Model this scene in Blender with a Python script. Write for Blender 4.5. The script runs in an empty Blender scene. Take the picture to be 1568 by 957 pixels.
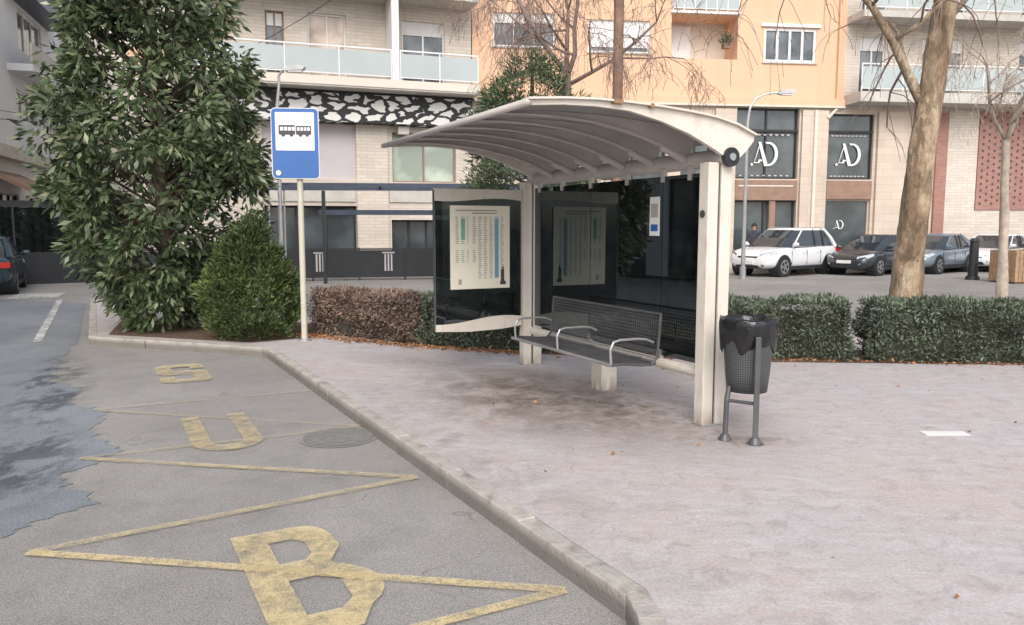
import bpy, math, random
import numpy as np
from mathutils import Vector, Matrix, noise as mnoise
random.seed(7); rng=np.random.default_rng(7)
sc=bpy.context.scene
COL=sc.collection
# ------------------------------------------------------------------ materials
def newmat(name):
    m=bpy.data.materials.new(name); m.use_nodes=True
    nt=m.node_tree; b=nt.nodes['Principled BSDF']
    return m,nt,b
def lnk(nt,a,b): nt.links.new(a,b)
def coords(nt,scale=(1,1,1),swap=False):
    tc=nt.nodes.new('ShaderNodeTexCoord')
    out=tc.outputs['Object']
    if swap:
        sp=nt.nodes.new('ShaderNodeSeparateXYZ'); cb=nt.nodes.new('ShaderNodeCombineXYZ')
        lnk(nt,out,sp.inputs[0])
        lnk(nt,sp.outputs[0],cb.inputs[0]); lnk(nt,sp.outputs[2],cb.inputs[1]); lnk(nt,sp.outputs[1],cb.inputs[2])
        out=cb.outputs[0]
    mp=nt.nodes.new('ShaderNodeMapping'); mp.inputs['Scale'].default_value=scale
    lnk(nt,out,mp.inputs[0]); return mp.outputs[0]
def noise(nt,vec,scale,detail=4,rough=.55,dist=0):
    n=nt.nodes.new('ShaderNodeTexNoise'); n.inputs['Scale'].default_value=scale
    n.inputs['Detail'].default_value=detail; n.inputs['Roughness'].default_value=rough
    n.inputs['Distortion'].default_value=dist
    lnk(nt,vec,n.inputs['Vector']); return n.outputs[0]
def ramp(nt,fac,stops,interp='LINEAR'):
    r=nt.nodes.new('ShaderNodeValToRGB'); r.color_ramp.interpolation=interp
    e=r.color_ramp.elements
    while len(e)<len(stops): e.new(.5)
    for i,(p,c) in enumerate(stops):
        e[i].position=p; e[i].color=(*c,1) if hasattr(c,'__len__') else (c,c,c,1)
    lnk(nt,fac,r.inputs[0]); return r.outputs[0]
def mix(nt,fac,a,b,mode='MIX'):
    n=nt.nodes.new('ShaderNodeMix'); n.data_type='RGBA'; n.blend_type=mode
    for isf,sock,v in ((True,n.inputs[0],fac),(False,n.inputs[6],a),(False,n.inputs[7],b)):
        if isinstance(v,bpy.types.NodeSocket): lnk(nt,v,sock)
        elif hasattr(v,'__len__'): sock.default_value=(v[0],v[1],v[2],1)
        elif isf: sock.default_value=v
        else: sock.default_value=(v,v,v,1)
    return n.outputs[2]
def math_(nt,op,a,b=0.):
    n=nt.nodes.new('ShaderNodeMath'); n.operation=op
    for sock,v in ((n.inputs[0],a),(n.inputs[1],b)):
        if isinstance(v,bpy.types.NodeSocket): lnk(nt,v,sock)
        else: sock.default_value=v
    return n.outputs[0]
def bump(nt,b,h,strength=.3,dist=.01):
    n=nt.nodes.new('ShaderNodeBump'); n.inputs['Strength'].default_value=strength; n.inputs['Distance'].default_value=dist
    lnk(nt,h,n.inputs['Height']); lnk(nt,n.outputs[0],b.inputs['Normal'])
def simple(name,col,rough=.6,metal=0,var=.15,scale=3,spec=.5,bmp=0,bscale=60,coat=0):
    m,nt,b=newmat(name); v=coords(nt)
    n=noise(nt,v,scale,3,.6)
    f=ramp(nt,n,[(.3,0.),(.7,1.)])
    c0=[max(0,x*(1-var)) for x in col]; c1=[min(1,x*(1+var)) for x in col]
    lnk(nt,mix(nt,f,c0,c1),b.inputs['Base Color'])
    b.inputs['Roughness'].default_value=rough; b.inputs['Metallic'].default_value=metal
    b.inputs['Specular IOR Level'].default_value=spec
    if coat: b.inputs['Coat Weight'].default_value=coat; b.inputs['Coat Roughness'].default_value=.05
    if bmp: bump(nt,b,noise(nt,v,bscale,2),bmp,.01)
    return m
def spot(nt,cx,cy,sx,sy,ang,r0=.1,r1=1.):
    mp=nt.nodes.new('ShaderNodeMapping'); mp.vector_type='TEXTURE'
    mp.inputs['Location'].default_value=(cx,cy,0); mp.inputs['Rotation'].default_value=(0,0,ang); mp.inputs['Scale'].default_value=(sx,sy,1000)
    tc=nt.nodes.new('ShaderNodeTexCoord'); lnk(nt,tc.outputs['Object'],mp.inputs[0])
    ln=nt.nodes.new('ShaderNodeVectorMath'); ln.operation='LENGTH'; lnk(nt,mp.outputs[0],ln.inputs[0])
    return ramp(nt,ln.outputs['Value'],[(r0,1.),(r1,0.)])
def asphalt_mat(name,c0,c1,stain=0.):
    m,nt,b=newmat(name); v=coords(nt)
    big=noise(nt,v,.45,3,.6,.4); mid=noise(nt,v,3.2,4,.65); fine=noise(nt,v,140,1,.6)
    c=mix(nt,ramp(nt,big,[(.35,0.),(.65,1.)]),c0,c1)
    c=mix(nt,.6,c,ramp(nt,mid,[(.3,.78),(.7,1.18)]),'MULTIPLY')
    c=mix(nt,.75,c,ramp(nt,fine,[(.36,.6),(.5,1.),(.64,1.4)]),'MULTIPLY')
    b.inputs['Roughness'].default_value=.88; b.inputs['Specular IOR Level'].default_value=.3
    if stain:
        vo=nt.nodes.new('ShaderNodeTexVoronoi'); vo.feature='DISTANCE_TO_EDGE'; vo.inputs['Scale'].default_value=.55
        dn=nt.nodes.new('ShaderNodeTexNoise'); dn.inputs['Scale'].default_value=2.5; lnk(nt,v,dn.inputs['Vector'])
        vv=nt.nodes.new('ShaderNodeVectorMath'); vv.operation='MULTIPLY_ADD'; vv.inputs[1].default_value=(.9,.9,.9)
        lnk(nt,dn.outputs[1],vv.inputs[0]); lnk(nt,v,vv.inputs[2]); lnk(nt,vv.outputs[0],vo.inputs['Vector'])
        cr=ramp(nt,vo.outputs['Distance'],[(0.,.68),(.006,1.)])
        c=mix(nt,ramp(nt,big,[(.5,0.),(.56,1.)]),c,mix(nt,1.,c,cr,'MULTIPLY'))
        vk=coords(nt); vk.node.inputs['Rotation'].default_value=(0,0,math.radians(-27)); vk.node.inputs['Scale'].default_value=(1.3,.8,1)
        k=ramp(nt,noise(nt,vk,2.4,5,.72,.25),[(.44,0.),(.55,1.)])
        s1=spot(nt,-5.0,8.4,2.9,.50,math.radians(116.5)); s2=spot(nt,-3.6,5.7,1.5,.42,math.radians(118)); s3=spot(nt,-3.62,5.75,.26,.13,.3,.75,1.)
        s=math_(nt,'MAXIMUM',s1,s2); f=math_(nt,'MULTIPLY',math_(nt,'MULTIPLY',ramp(nt,s,[(.1,0.),(.6,1.)]),k),stain)
        f=math_(nt,'MAXIMUM',f,math_(nt,'MULTIPLY',s3,.8))
        c=mix(nt,f,c,mix(nt,1.,c,(.40,.41,.43),'MULTIPLY'))
        c=mix(nt,ramp(nt,mid,[(.52,0.),(.7,.5)]),c,mix(nt,1.,c,(.78,.77,.76),'MULTIPLY'))
    lnk(nt,c,b.inputs['Base Color'])
    bump(nt,b,fine,.45,.006)
    return m
M={}
M['asphalt']=asphalt_mat('asphalt',(.265,.250,.235),(.335,.318,.300),.8)
M['asphalt_blue']=asphalt_mat('asphalt_patch_mat',(.19,.205,.225),(.255,.27,.29),.95)
M['ground']=asphalt_mat('ground_mat',(.22,.21,.20),(.26,.25,.24))
def pavement_mat():
    m,nt,b=newmat('stamped_concrete'); v=coords(nt)
    n1=noise(nt,v,.8,4,.65,.6); n2=noise(nt,v,7,4,.7,.8); n3=noise(nt,v,60,2,.6); n0=noise(nt,v,.22,2,.5)
    vs=coords(nt,(1.,2.6,1.)); n4=noise(nt,vs,3.2,5,.75,1.0)
    c=mix(nt,ramp(nt,n1,[(.32,0.),(.68,1.)]),(.515,.425,.395),(.465,.44,.45))
    c=mix(nt,ramp(nt,n0,[(.42,0.),(.62,.55)]),c,(.51,.45,.415))
    c=mix(nt,ramp(nt,n4,[(.45,0.),(.68,.6)]),c,(.60,.59,.605))
    c=mix(nt,ramp(nt,n2,[(.30,.65),(.5,0.)]),c,(.34,.295,.285))
    c=mix(nt,.5,c,ramp(nt,n3,[(.35,.74),(.65,1.18)]),'MULTIPLY')
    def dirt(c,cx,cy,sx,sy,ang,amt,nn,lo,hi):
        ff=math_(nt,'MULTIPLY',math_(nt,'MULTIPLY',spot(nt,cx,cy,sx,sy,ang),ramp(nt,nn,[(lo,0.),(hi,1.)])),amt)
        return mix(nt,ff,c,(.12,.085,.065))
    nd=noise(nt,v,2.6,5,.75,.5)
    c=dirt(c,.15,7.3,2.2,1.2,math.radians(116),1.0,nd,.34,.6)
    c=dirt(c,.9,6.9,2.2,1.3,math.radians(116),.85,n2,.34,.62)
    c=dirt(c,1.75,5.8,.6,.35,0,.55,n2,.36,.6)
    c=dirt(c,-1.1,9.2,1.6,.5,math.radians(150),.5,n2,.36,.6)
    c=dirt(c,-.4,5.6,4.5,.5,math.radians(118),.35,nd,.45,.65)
    vo=nt.nodes.new('ShaderNodeTexVoronoi'); vo.inputs['Scale'].default_value=1.7; lnk(nt,v,vo.inputs['Vector'])
    c=mix(nt,ramp(nt,vo.outputs['Distance'],[(.018,.7),(.03,0.)]),c,(.12,.11,.10))
    lnk(nt,c,b.inputs['Base Color']); b.inputs['Roughness'].default_value=.7
    bump(nt,b,mix(nt,.5,n2,n3),.4,.01)
    return m
M['pavement']=pavement_mat()
def kerb_mat():
    m,nt,b=newmat('kerb_stone'); v=coords(nt); n=noise(nt,v,6,5,.7,.4); n2=noise(nt,v,1.1,3)
    c=ramp(nt,n,[(.3,(.26,.23,.20)),(.48,(.44,.40,.36)),(.7,(.54,.50,.45))]); c=mix(nt,.5,c,ramp(nt,n2,[(.35,.75),(.65,1.15)]),'MULTIPLY')
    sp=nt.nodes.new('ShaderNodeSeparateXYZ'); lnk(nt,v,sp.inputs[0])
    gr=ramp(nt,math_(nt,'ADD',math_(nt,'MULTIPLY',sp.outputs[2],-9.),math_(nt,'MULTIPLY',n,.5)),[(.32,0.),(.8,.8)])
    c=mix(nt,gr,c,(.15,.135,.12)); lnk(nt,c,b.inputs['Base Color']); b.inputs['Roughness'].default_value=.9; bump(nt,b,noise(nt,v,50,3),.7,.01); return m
M['kerb']=kerb_mat()
M['soil']=simple('soil',(.13,.08,.055),.95,var=.5,scale=14,bmp=.8,bscale=30)
def worn_paint(name,col,lo,hi,mx=1.,scale=9):
    m,nt,b=newmat(name); v=coords(nt)
    n=noise(nt,v,scale,4,.75,.3); n2=noise(nt,v,120,1,.6); n3=noise(nt,v,1.2,2)
    s=math_(nt,'ADD',math_(nt,'MULTIPLY',n,.5),math_(nt,'ADD',math_(nt,'MULTIPLY',n2,.35),math_(nt,'MULTIPLY',n3,.25)))
    f=ramp(nt,s,[(lo,0.),(hi,mx)])
    lnk(nt,mix(nt,n,[x*.85 for x in col],[min(1,x*1.1) for x in col]),b.inputs['Base Color']); b.inputs['Roughness'].default_value=.75
    tr=nt.nodes.new('ShaderNodeBsdfTransparent'); ms=nt.nodes.new('ShaderNodeMixShader')
    lnk(nt,f,ms.inputs[0]); lnk(nt,tr.outputs[0],ms.inputs[1]); lnk(nt,b.outputs[0],ms.inputs[2])
    lnk(nt,ms.outputs[0],nt.nodes['Material Output'].inputs['Surface'])
    return m
M['yellow']=worn_paint('worn_yellow_paint',(.70,.56,.31),.38,.60,.82)
M['yellow_s']=worn_paint('worn_yellow_paint_letters',(.68,.55,.32),.38,.62,.75)
M['yellow2']=worn_paint('very_worn_yellow_paint',(.66,.53,.31),.40,.64,.68)
M['yellow3']=worn_paint('faded_yellow_paint',(.60,.50,.31),.44,.72,.5)
M['whiteline']=worn_paint('worn_white_paint',(.6,.6,.58),.42,.6)
def brick_mat(name,c1,c2,mort,bw=.24,bh=.07):
    m,nt,b=newmat(name); v=coords(nt,swap=True)
    br=nt.nodes.new('ShaderNodeTexBrick'); lnk(nt,v,br.inputs['Vector'])
    br.inputs['Color1'].default_value=(*c1,1); br.inputs['Color2'].default_value=(*c2,1); br.inputs['Mortar'].default_value=(*mort,1)
    br.inputs['Scale'].default_value=1; br.inputs['Brick Width'].default_value=bw; br.inputs['Row Height'].default_value=bh; br.inputs['Mortar Size'].default_value=.008
    n=noise(nt,v,.5,3); c=mix(nt,.5,br.outputs[0],ramp(nt,n,[(.3,.8),(.7,1.15)]),'MULTIPLY')
    v2=coords(nt,(1.5,.12,1),swap=True); c=mix(nt,ramp(nt,noise(nt,v2,1.5,4,.7),[(.55,0.),(.8,.3)]),c,(.30,.26,.22))
    lnk(nt,c,b.inputs['Base Color']); b.inputs['Roughness'].default_value=.85
    return m
M['cream_brick']=brick_mat('cream_brick',(.58,.51,.44),(.66,.59,.52),(.47,.41,.35),.5,.12)
M['beige_stone']=brick_mat('beige_stone',(.58,.48,.40),(.64,.54,.45),(.48,.40,.33),.9,.3)
M['red_brick']=brick_mat('red_brick',(.32,.15,.12),(.40,.20,.16),(.32,.23,.2),.26,.08)
def render_wall(name,col):
    m,nt,b=newmat(name); v2=coords(nt,(1.2,1.2,.15)); v=coords(nt)
    c=mix(nt,noise(nt,v,.5,3),[x*.95 for x in col],[x*1.05 for x in col])
    c=mix(nt,ramp(nt,noise(nt,v2,1.4,4,.7),[(.52,0.),(.8,.35)]),c,[x*.62 for x in col])
    lnk(nt,c,b.inputs['Base Color']); b.inputs['Roughness'].default_value=.9; return m
M['orange']=render_wall('orange_render',(.75,.485,.325))
M['cream']=render_wall('cream_render',(.70,.64,.56))
M['white_wall']=render_wall('white_render',(.66,.67,.68))
M['lilac']=simple('grey_lilac_panel',(.52,.48,.49),.7,var=.06,scale=.8)
M['slab']=simple('slab_concrete',(.52,.49,.45),.85,var=.12,scale=2)
M['brown']=simple('brown_trim',(.30,.19,.14),.7)
M['polebrown']=simple('rusty_brown_pole',(.23,.14,.10),.8,var=.3,scale=6)
M['white']=simple('white_paint',(.78,.77,.74),.5,var=.05)
M['winwhite']=simple('window_frame_white',(.75,.75,.75),.4,var=.05)
M['shutter']=simple('shutter_white',(.74,.72,.70),.6,var=.05)
M['black']=simple('black_metal',(.022,.024,.028),.45,var=.2)
M['darkblue']=simple('dark_blue_metal',(.045,.06,.09),.4,var=.2)
M['rubber']=simple('tyre_rubber',(.02,.02,.02),.85)
M['rim']=simple('alloy_rim',(.45,.46,.48),.3,metal=.8)
def glass_dark(name,col,rough=.08,curt=0):
    m,nt,b=newmat(name); v=coords(nt,swap=True)
    n=noise(nt,v,.9,3,.5)
    f=ramp(nt,n,[(.4,0.),(.62,1.)])
    lnk(nt,mix(nt,f,col,[min(1,x*1.8+curt) for x in col]),b.inputs['Base Color'])
    b.inputs['Roughness'].default_value=rough; b.inputs['Specular IOR Level'].default_value=.9
    return m
M['win']=glass_dark('window_glass',(.06,.07,.08),curt=.08)
M['win_warm']=glass_dark('window_glass_curtain',(.26,.18,.12),curt=.25)
M['shop']=glass_dark('shop_glass',(.05,.06,.065))
M['win_green']=glass_dark('greenish_glass',(.28,.33,.28))
M['carglass']=glass_dark('car_glass',(.02,.025,.03),.04)
def frosted():
    m,nt,b=newmat('frosted_glass'); v=coords(nt)
    lnk(nt,mix(nt,noise(nt,v,.7,2),(.38,.43,.43),(.48,.53,.53)),b.inputs['Base Color'])
    b.inputs['Roughness'].default_value=.25; return m
M['frost']=frosted()
def tinted(name,tint,gl=.2):
    m,nt,b=newmat(name)
    tr=nt.nodes.new('ShaderNodeBsdfTransparent'); g=nt.nodes.new('ShaderNodeBsdfGlossy'); g.inputs['Roughness'].default_value=.012
    v=coords(nt); n=noise(nt,v,6,4,.7)
    tr.inputs[0].default_value=(*tint,1); g.inputs[0].default_value=(.78,.87,.90,1)
    lw=nt.nodes.new('ShaderNodeFresnel'); lw.inputs['IOR'].default_value=1.5
    f=math_(nt,'ADD',math_(nt,'MULTIPLY',lw.outputs[0],1.2),gl*.28)
    ms=nt.nodes.new('ShaderNodeMixShader'); lnk(nt,f,ms.inputs[0]); lnk(nt,tr.outputs[0],ms.inputs[1]); lnk(nt,g.outputs[0],ms.inputs[2])
    df=nt.nodes.new('ShaderNodeBsdfDiffuse'); df.inputs[0].default_value=(.3,.32,.32,1)
    m2=nt.nodes.new('ShaderNodeMixShader'); lnk(nt,ramp(nt,n,[(.4,.01),(.75,.06)]),m2.inputs[0])
    lnk(nt,ms.outputs[0],m2.inputs[1]); lnk(nt,df.outputs[0],m2.inputs[2])
    lnk(nt,m2.outputs[0],nt.nodes['Material Output'].inputs['Surface']); return m
M['tint']=tinted('tinted_shelter_glass',(.16,.20,.21))
def dirty_metal():
    m,nt,b=newmat('shelter_cream_metal'); v=coords(nt); v2=coords(nt,(1,1,.25))
    n=noise(nt,v,2.5,3); n2=noise(nt,v2,14,4,.7)
    c=mix(nt,ramp(nt,n,[(.3,0.),(.7,1.)]),(.64,.58,.50),(.74,.68,.61)); c=mix(nt,ramp(nt,n2,[(.55,0.),(.8,.5)]),c,(.38,.30,.23))
    sp=nt.nodes.new('ShaderNodeSeparateXYZ'); lnk(nt,v,sp.inputs[0])
    g=math_(nt,'MULTIPLY',ramp(nt,sp.outputs[2],[(.0,.8),(.16,0.)]),ramp(nt,n2,[(.35,0.),(.55,1.)])); c=mix(nt,g,c,(.25,.18,.13))
    lnk(nt,c,b.inputs['Base Color']); b.inputs['Roughness'].default_value=.45; return m
M['shelter']=dirty_metal()
M['rooflite']=simple('roof_grey_underside',(.29,.28,.28),.5,var=.14,scale=1.5)
M['roofrib']=simple('roof_rib_metal',(.50,.46,.43),.5,var=.1)
M['darkmetal']=simple('dark_grey_metal',(.10,.10,.105),.45,metal=.3,var=.2)
M['cover']=simple('cast_iron_cover',(.215,.205,.195),.8,var=.2,scale=16,bmp=.6)
M['steel']=simple('galvanised_steel',(.45,.45,.45),.4,metal=.6)
M['rust']=simple('rusty_edge',(.28,.17,.10),.8,var=.4,scale=12)
M['paper']=simple('paper_cream',(.84,.79,.66),.5,var=.04)
M['ink']=simple('ink_dark',(.06,.06,.07),.6)
M['inkg']=simple('ink_green',(.22,.45,.33),.6)
M['inkb']=simple('ink_blue',(.18,.36,.50),.6)
M['inkt']=simple('ink_grey',(.38,.36,.32),.6)
M['signblue']=simple('sign_blue',(.035,.13,.38),.35,var=.06)
M['pole']=simple('sign_pole_beige',(.55,.52,.43),.5,var=.1)
M['bag']=simple('black_plastic_bag',(.015,.015,.018),.22,var=.3,bmp=.9,bscale=16)
def bin_mat():
    m,nt,b=newmat('perforated_bin'); tc=nt.nodes.new('ShaderNodeTexCoord')
    sp=nt.nodes.new('ShaderNodeSeparateXYZ'); lnk(nt,tc.outputs['Object'],sp.inputs[0])
    an=math_(nt,'ARCTAN2',sp.outputs[1],sp.outputs[0])
    cb=nt.nodes.new('ShaderNodeCombineXYZ'); lnk(nt,math_(nt,'MULTIPLY',an,9.5),cb.inputs[0]); lnk(nt,math_(nt,'MULTIPLY',sp.outputs[2],55.),cb.inputs[1])
    vo=nt.nodes.new('ShaderNodeTexVoronoi'); vo.inputs['Scale'].default_value=1; vo.inputs['Randomness'].default_value=0; lnk(nt,cb.outputs[0],vo.inputs['Vector'])
    f=ramp(nt,vo.outputs['Distance'],[(.26,0.),(.34,1.)])
    lnk(nt,mix(nt,f,(.012,.012,.014),(.09,.093,.10)),b.inputs['Base Color']); b.inputs['Roughness'].default_value=.5; return m
M['bin']=bin_mat()
def leafmat(name,c0,c1,c2,rough=.45,nscale=1.2):
    m,nt,b=newmat(name); g=nt.nodes.new('ShaderNodeNewGeometry'); v=coords(nt)
    r=g.outputs['Random Per Island']
    c=ramp(nt,r,[(0.,c0),(.6,c1),(1.,c2)])
    c=mix(nt,.85,c,ramp(nt,noise(nt,v,nscale,1),[(.3,.5),(.7,1.4)]),'MULTIPLY')
    lnk(nt,c,b.inputs['Base Color']); b.inputs['Roughness'].default_value=rough
    return m
M['leaf']=leafmat('magnolia_leaf',(.05,.08,.035),(.10,.14,.065),(.22,.24,.13),.38)
M['thuja']=leafmat('thuja_leaf',(.045,.075,.02),(.095,.15,.04),(.18,.20,.07),.6)
M['cedar']=leafmat('cedar_needle',(.045,.07,.035),(.085,.13,.06),(.15,.19,.10),.6)
M['hedge']=leafmat('hedge_leaf',(.07,.09,.06),(.135,.165,.11),(.23,.265,.19),.6,nscale=2.)
M['hedge_red']=leafmat('hedge_dry_leaf',(.14,.09,.07),(.24,.165,.135),(.34,.25,.19),.7,nscale=2.5)
M['litter']=leafmat('dry_leaf_litter',(.20,.08,.035),(.36,.16,.07),(.42,.25,.13),.8)
M['hcore']=simple('hedge_core',(.05,.05,.036),.95)
def bark(name,c0,c1,c2,sc=3,mott=False):
    m,nt,b=newmat(name); v=coords(nt,(1,1,.4))
    n=noise(nt,v,sc,4,.65,.8); n2=noise(nt,v,34,4,.7)
    c=ramp(nt,n,[(.35,c0),(.5,c1),(.66,c2)]); c=mix(nt,.7,c,ramp(nt,n2,[(.3,.5),(.7,1.3)]),'MULTIPLY')
    if mott:
        vo=nt.nodes.new('ShaderNodeTexVoronoi'); vo.inputs['Scale'].default_value=11; vo.inputs['Randomness'].default_value=1
        dn=nt.nodes.new('ShaderNodeTexNoise'); dn.inputs['Scale'].default_value=6; lnk(nt,v,dn.inputs['Vector'])
        vv=nt.nodes.new('ShaderNodeVectorMath'); vv.operation='MULTIPLY_ADD'; vv.inputs[1].default_value=(.35,.35,.35); lnk(nt,dn.outputs[1],vv.inputs[0]); lnk(nt,v,vv.inputs[2]); lnk(nt,vv.outputs[0],vo.inputs['Vector'])
        sp=nt.nodes.new('ShaderNodeSeparateColor'); lnk(nt,vo.outputs['Color'],sp.inputs[0])
        c=mix(nt,.75,c,ramp(nt,sp.outputs[0],[(0.,.55),(.45,.95),(1.,1.35)],'CONSTANT'),'MULTIPLY')
    lnk(nt,c,b.inputs['Base Color']); b.inputs['Roughness'].default_value=.9; bump(nt,b,n2,.9,.03); return m
M['plane_bark']=bark('plane_tree_bark',(.25,.17,.11),(.44,.32,.21),(.60,.49,.36),3,True)
M['bark']=bark('dark_bark',(.06,.045,.035),(.11,.08,.06),(.16,.12,.09),6)
M['twig']=simple('twig_bark',(.28,.20,.17),.9,var=.25,scale=6)
M['twiglight']=simple('pale_twig_bark',(.46,.38,.31),.9,var=.25,scale=6)
M['woodslat']=simple('wood_slats',(.36,.23,.14),.7,var=.25,scale=9)
def art():
    m,nt,b=newmat('pebble_mural'); v=coords(nt,(1.15,2.3,1.),swap=True)
    dn=nt.nodes.new('ShaderNodeTexNoise'); dn.inputs['Scale'].default_value=1.9; lnk(nt,v,dn.inputs['Vector'])
    vv=nt.nodes.new('ShaderNodeVectorMath'); vv.operation='MULTIPLY_ADD'; vv.inputs[1].default_value=(.9,.9,.0); lnk(nt,dn.outputs[1],vv.inputs[0]); lnk(nt,v,vv.inputs[2])
    vo=nt.nodes.new('ShaderNodeTexVoronoi'); vo.voronoi_dimensions='2D'; vo.feature='DISTANCE_TO_EDGE'; vo.inputs['Scale'].default_value=1.35; lnk(nt,vv.outputs[0],vo.inputs['Vector'])
    f=ramp(nt,vo.outputs[0],[(.165,0.),(.185,1.)])
    lnk(nt,mix(nt,f,(.02,.02,.022),(.76,.74,.71)),b.inputs['Base Color']); b.inputs['Roughness'].default_value=.6; return m
M['art']=art()
def carpaint(name,c,metal=.2): return simple(name,c,.28,metal=metal,var=.03,coat=.8)
M['taillight']=simple('tail_light_red',(.5,.02,.015),.2); M['headlight']=simple('head_light',(.45,.48,.5),.1,metal=.5)
M['plate']=simple('number_plate',(.75,.75,.72),.5)
M['skin']=simple('skin',(.50,.30,.22),.6); M['hair']=simple('dark_hair',(.03,.02,.015),.7)
# ------------------------------------------------------------------ mesh builder
def empty(name,loc=(0,0,0),rz=0):
    e=bpy.data.objects.new(name,None); COL.objects.link(e); e.location=loc; e.rotation_euler=(0,0,rz); e.empty_display_size=.3; return e
class MB:
    def __init__(s): s.v=[];s.f=[];s.m=[];s.mats=[]
    def mi(s,k):
        if k not in s.mats: s.mats.append(k)
        return s.mats.index(k)
    def add(s,vs,fs,k):
        o=len(s.v); s.v+= [tuple(x) for x in vs]; i=s.mi(k)
        for f in fs: s.f.append(tuple(a+o for a in f)); s.m.append(i)
    def box(s,x0,x1,y0,y1,z0,z1,k):
        s.add([(x0,y0,z0),(x1,y0,z0),(x1,y1,z0),(x0,y1,z0),(x0,y0,z1),(x1,y0,z1),(x1,y1,z1),(x0,y1,z1)],
              [(0,3,2,1),(4,5,6,7),(0,1,5,4),(1,2,6,5),(2,3,7,6),(3,0,4,7)],k)
    def quad(s,a,b,c,d,k): s.add([a,b,c,d],[(0,1,2,3)],k)
    def tube(s,p0,p1,r0,r1,k,n=8,cap=True):
        p0=Vector(p0);p1=Vector(p1);d=(p1-p0)
        if d.length<1e-6: return
        d.normalize(); a=d.orthogonal().normalized(); b=d.cross(a); vs=[]
        for p,r in((p0,r0),(p1,r1)):
            for i in range(n):
                t=2*math.pi*i/n; vs.append(p+(a*math.cos(t)+b*math.sin(t))*r)
        fs=[(i,(i+1)%n,n+(i+1)%n,n+i) for i in range(n)]
        if cap: fs+=[tuple(range(n-1,-1,-1)),tuple(range(n,2*n))]
        s.add(vs,fs,k)
    def path(s,pts,rs,k,n=8):
        pts=[Vector(p) for p in pts]
        if not hasattr(rs,'__len__'): rs=[rs]*len(pts)
        ref=None; vs=[]
        for i,p in enumerate(pts):
            d=(pts[min(i+1,len(pts)-1)]-pts[max(i-1,0)]).normalized()
            if ref is None: ref=d.orthogonal().normalized()
            ref=(ref-d*ref.dot(d)).normalized(); b=d.cross(ref)
            for j in range(n):
                t=2*math.pi*j/n; vs.append(p+(ref*math.cos(t)+b*math.sin(t))*rs[i])
        fs=[]
        for i in range(len(pts)-1):
            for j in range(n): fs.append((i*n+j,i*n+(j+1)%n,(i+1)*n+(j+1)%n,(i+1)*n+j))
        L=len(pts)-1
        fs+=[tuple(range(n-1,-1,-1)),tuple(L*n+j for j in range(n))]
        s.add(vs,fs,k)
    def prism(s,poly,axis,a0,a1,k):
        def mk(p,a): return {'x':(a,p[0],p[1]),'y':(p[0],a,p[1]),'z':(p[0],p[1],a)}[axis]
        n=len(poly); vs=[mk(p,a0) for p in poly]+[mk(p,a1) for p in poly]
        fs=[(i,(i+1)%n,n+(i+1)%n,n+i) for i in range(n)]+[tuple(range(n-1,-1,-1)),tuple(range(n,2*n))]
        s.add(vs,fs,k)
    def build(s,name,parent=None,smooth=False,bevel=0,loc=None,subsurf=0):
        me=bpy.data.meshes.new(name); me.from_pydata(s.v,[],s.f)
        for k in s.mats: me.materials.append(M[k])
        me.polygons.foreach_set('material_index',s.m)
        if smooth: me.polygons.foreach_set('use_smooth',[True]*len(s.f))
        me.update()
        o=bpy.data.objects.new(name,me); COL.objects.link(o)
        if parent: o.parent=parent
        if loc: o.location=loc
        if bevel:
            md=o.modifiers.new('bv','BEVEL'); md.width=bevel; md.segments=2; md.limit_method='ANGLE'
        if subsurf:
            md=o.modifiers.new('ss','SUBSURF'); md.levels=subsurf; md.render_levels=subsurf
        return o
def quadsmesh(name,V,mat,parent=None):
    n=len(V); me=bpy.data.meshes.new(name)
    me.vertices.add(n*4); me.vertices.foreach_set('co',V.reshape(-1).astype(np.float32))
    me.loops.add(n*4); me.loops.foreach_set('vertex_index',np.arange(n*4,dtype=np.int32))
    me.polygons.add(n); me.polygons.foreach_set('loop_start',np.arange(0,n*4,4,dtype=np.int32)); me.polygons.foreach_set('loop_total',np.full(n,4,dtype=np.int32))
    me.update(calc_edges=True); me.materials.append(M[mat])
    o=bpy.data.objects.new(name,me); COL.objects.link(o)
    if parent: o.parent=parent
    return o
def leafquads(P,D,length,width,rngl):
    n=len(P); R=rngl.normal(size=(n,3)); S=np.cross(D,R); S/=np.linalg.norm(S,axis=1)[:,None]+1e-9
    length=np.asarray(length).reshape(-1,1); width=np.asarray(width).reshape(-1,1)
    N=np.cross(D,S)
    mid=P+D*length*.45+N*length*.08
    return np.stack([P,mid+S*width*.5,P+D*length,mid-S*width*.5],axis=1)
def nrm(a): return a/(np.linalg.norm(a,axis=1)[:,None]+1e-9)
# ------------------------------------------------------------------ camera
cam=bpy.data.cameras.new('camera'); co=bpy.data.objects.new('camera',cam); COL.objects.link(co)
cam.sensor_width=36; cam.lens=1200/1568*36; cam.clip_start=.05; cam.clip_end=3000
co.location=(0,0,1.6); co.rotation_euler=(math.radians(90)-math.atan(131.5/1200),0,0); sc.camera=co
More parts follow.
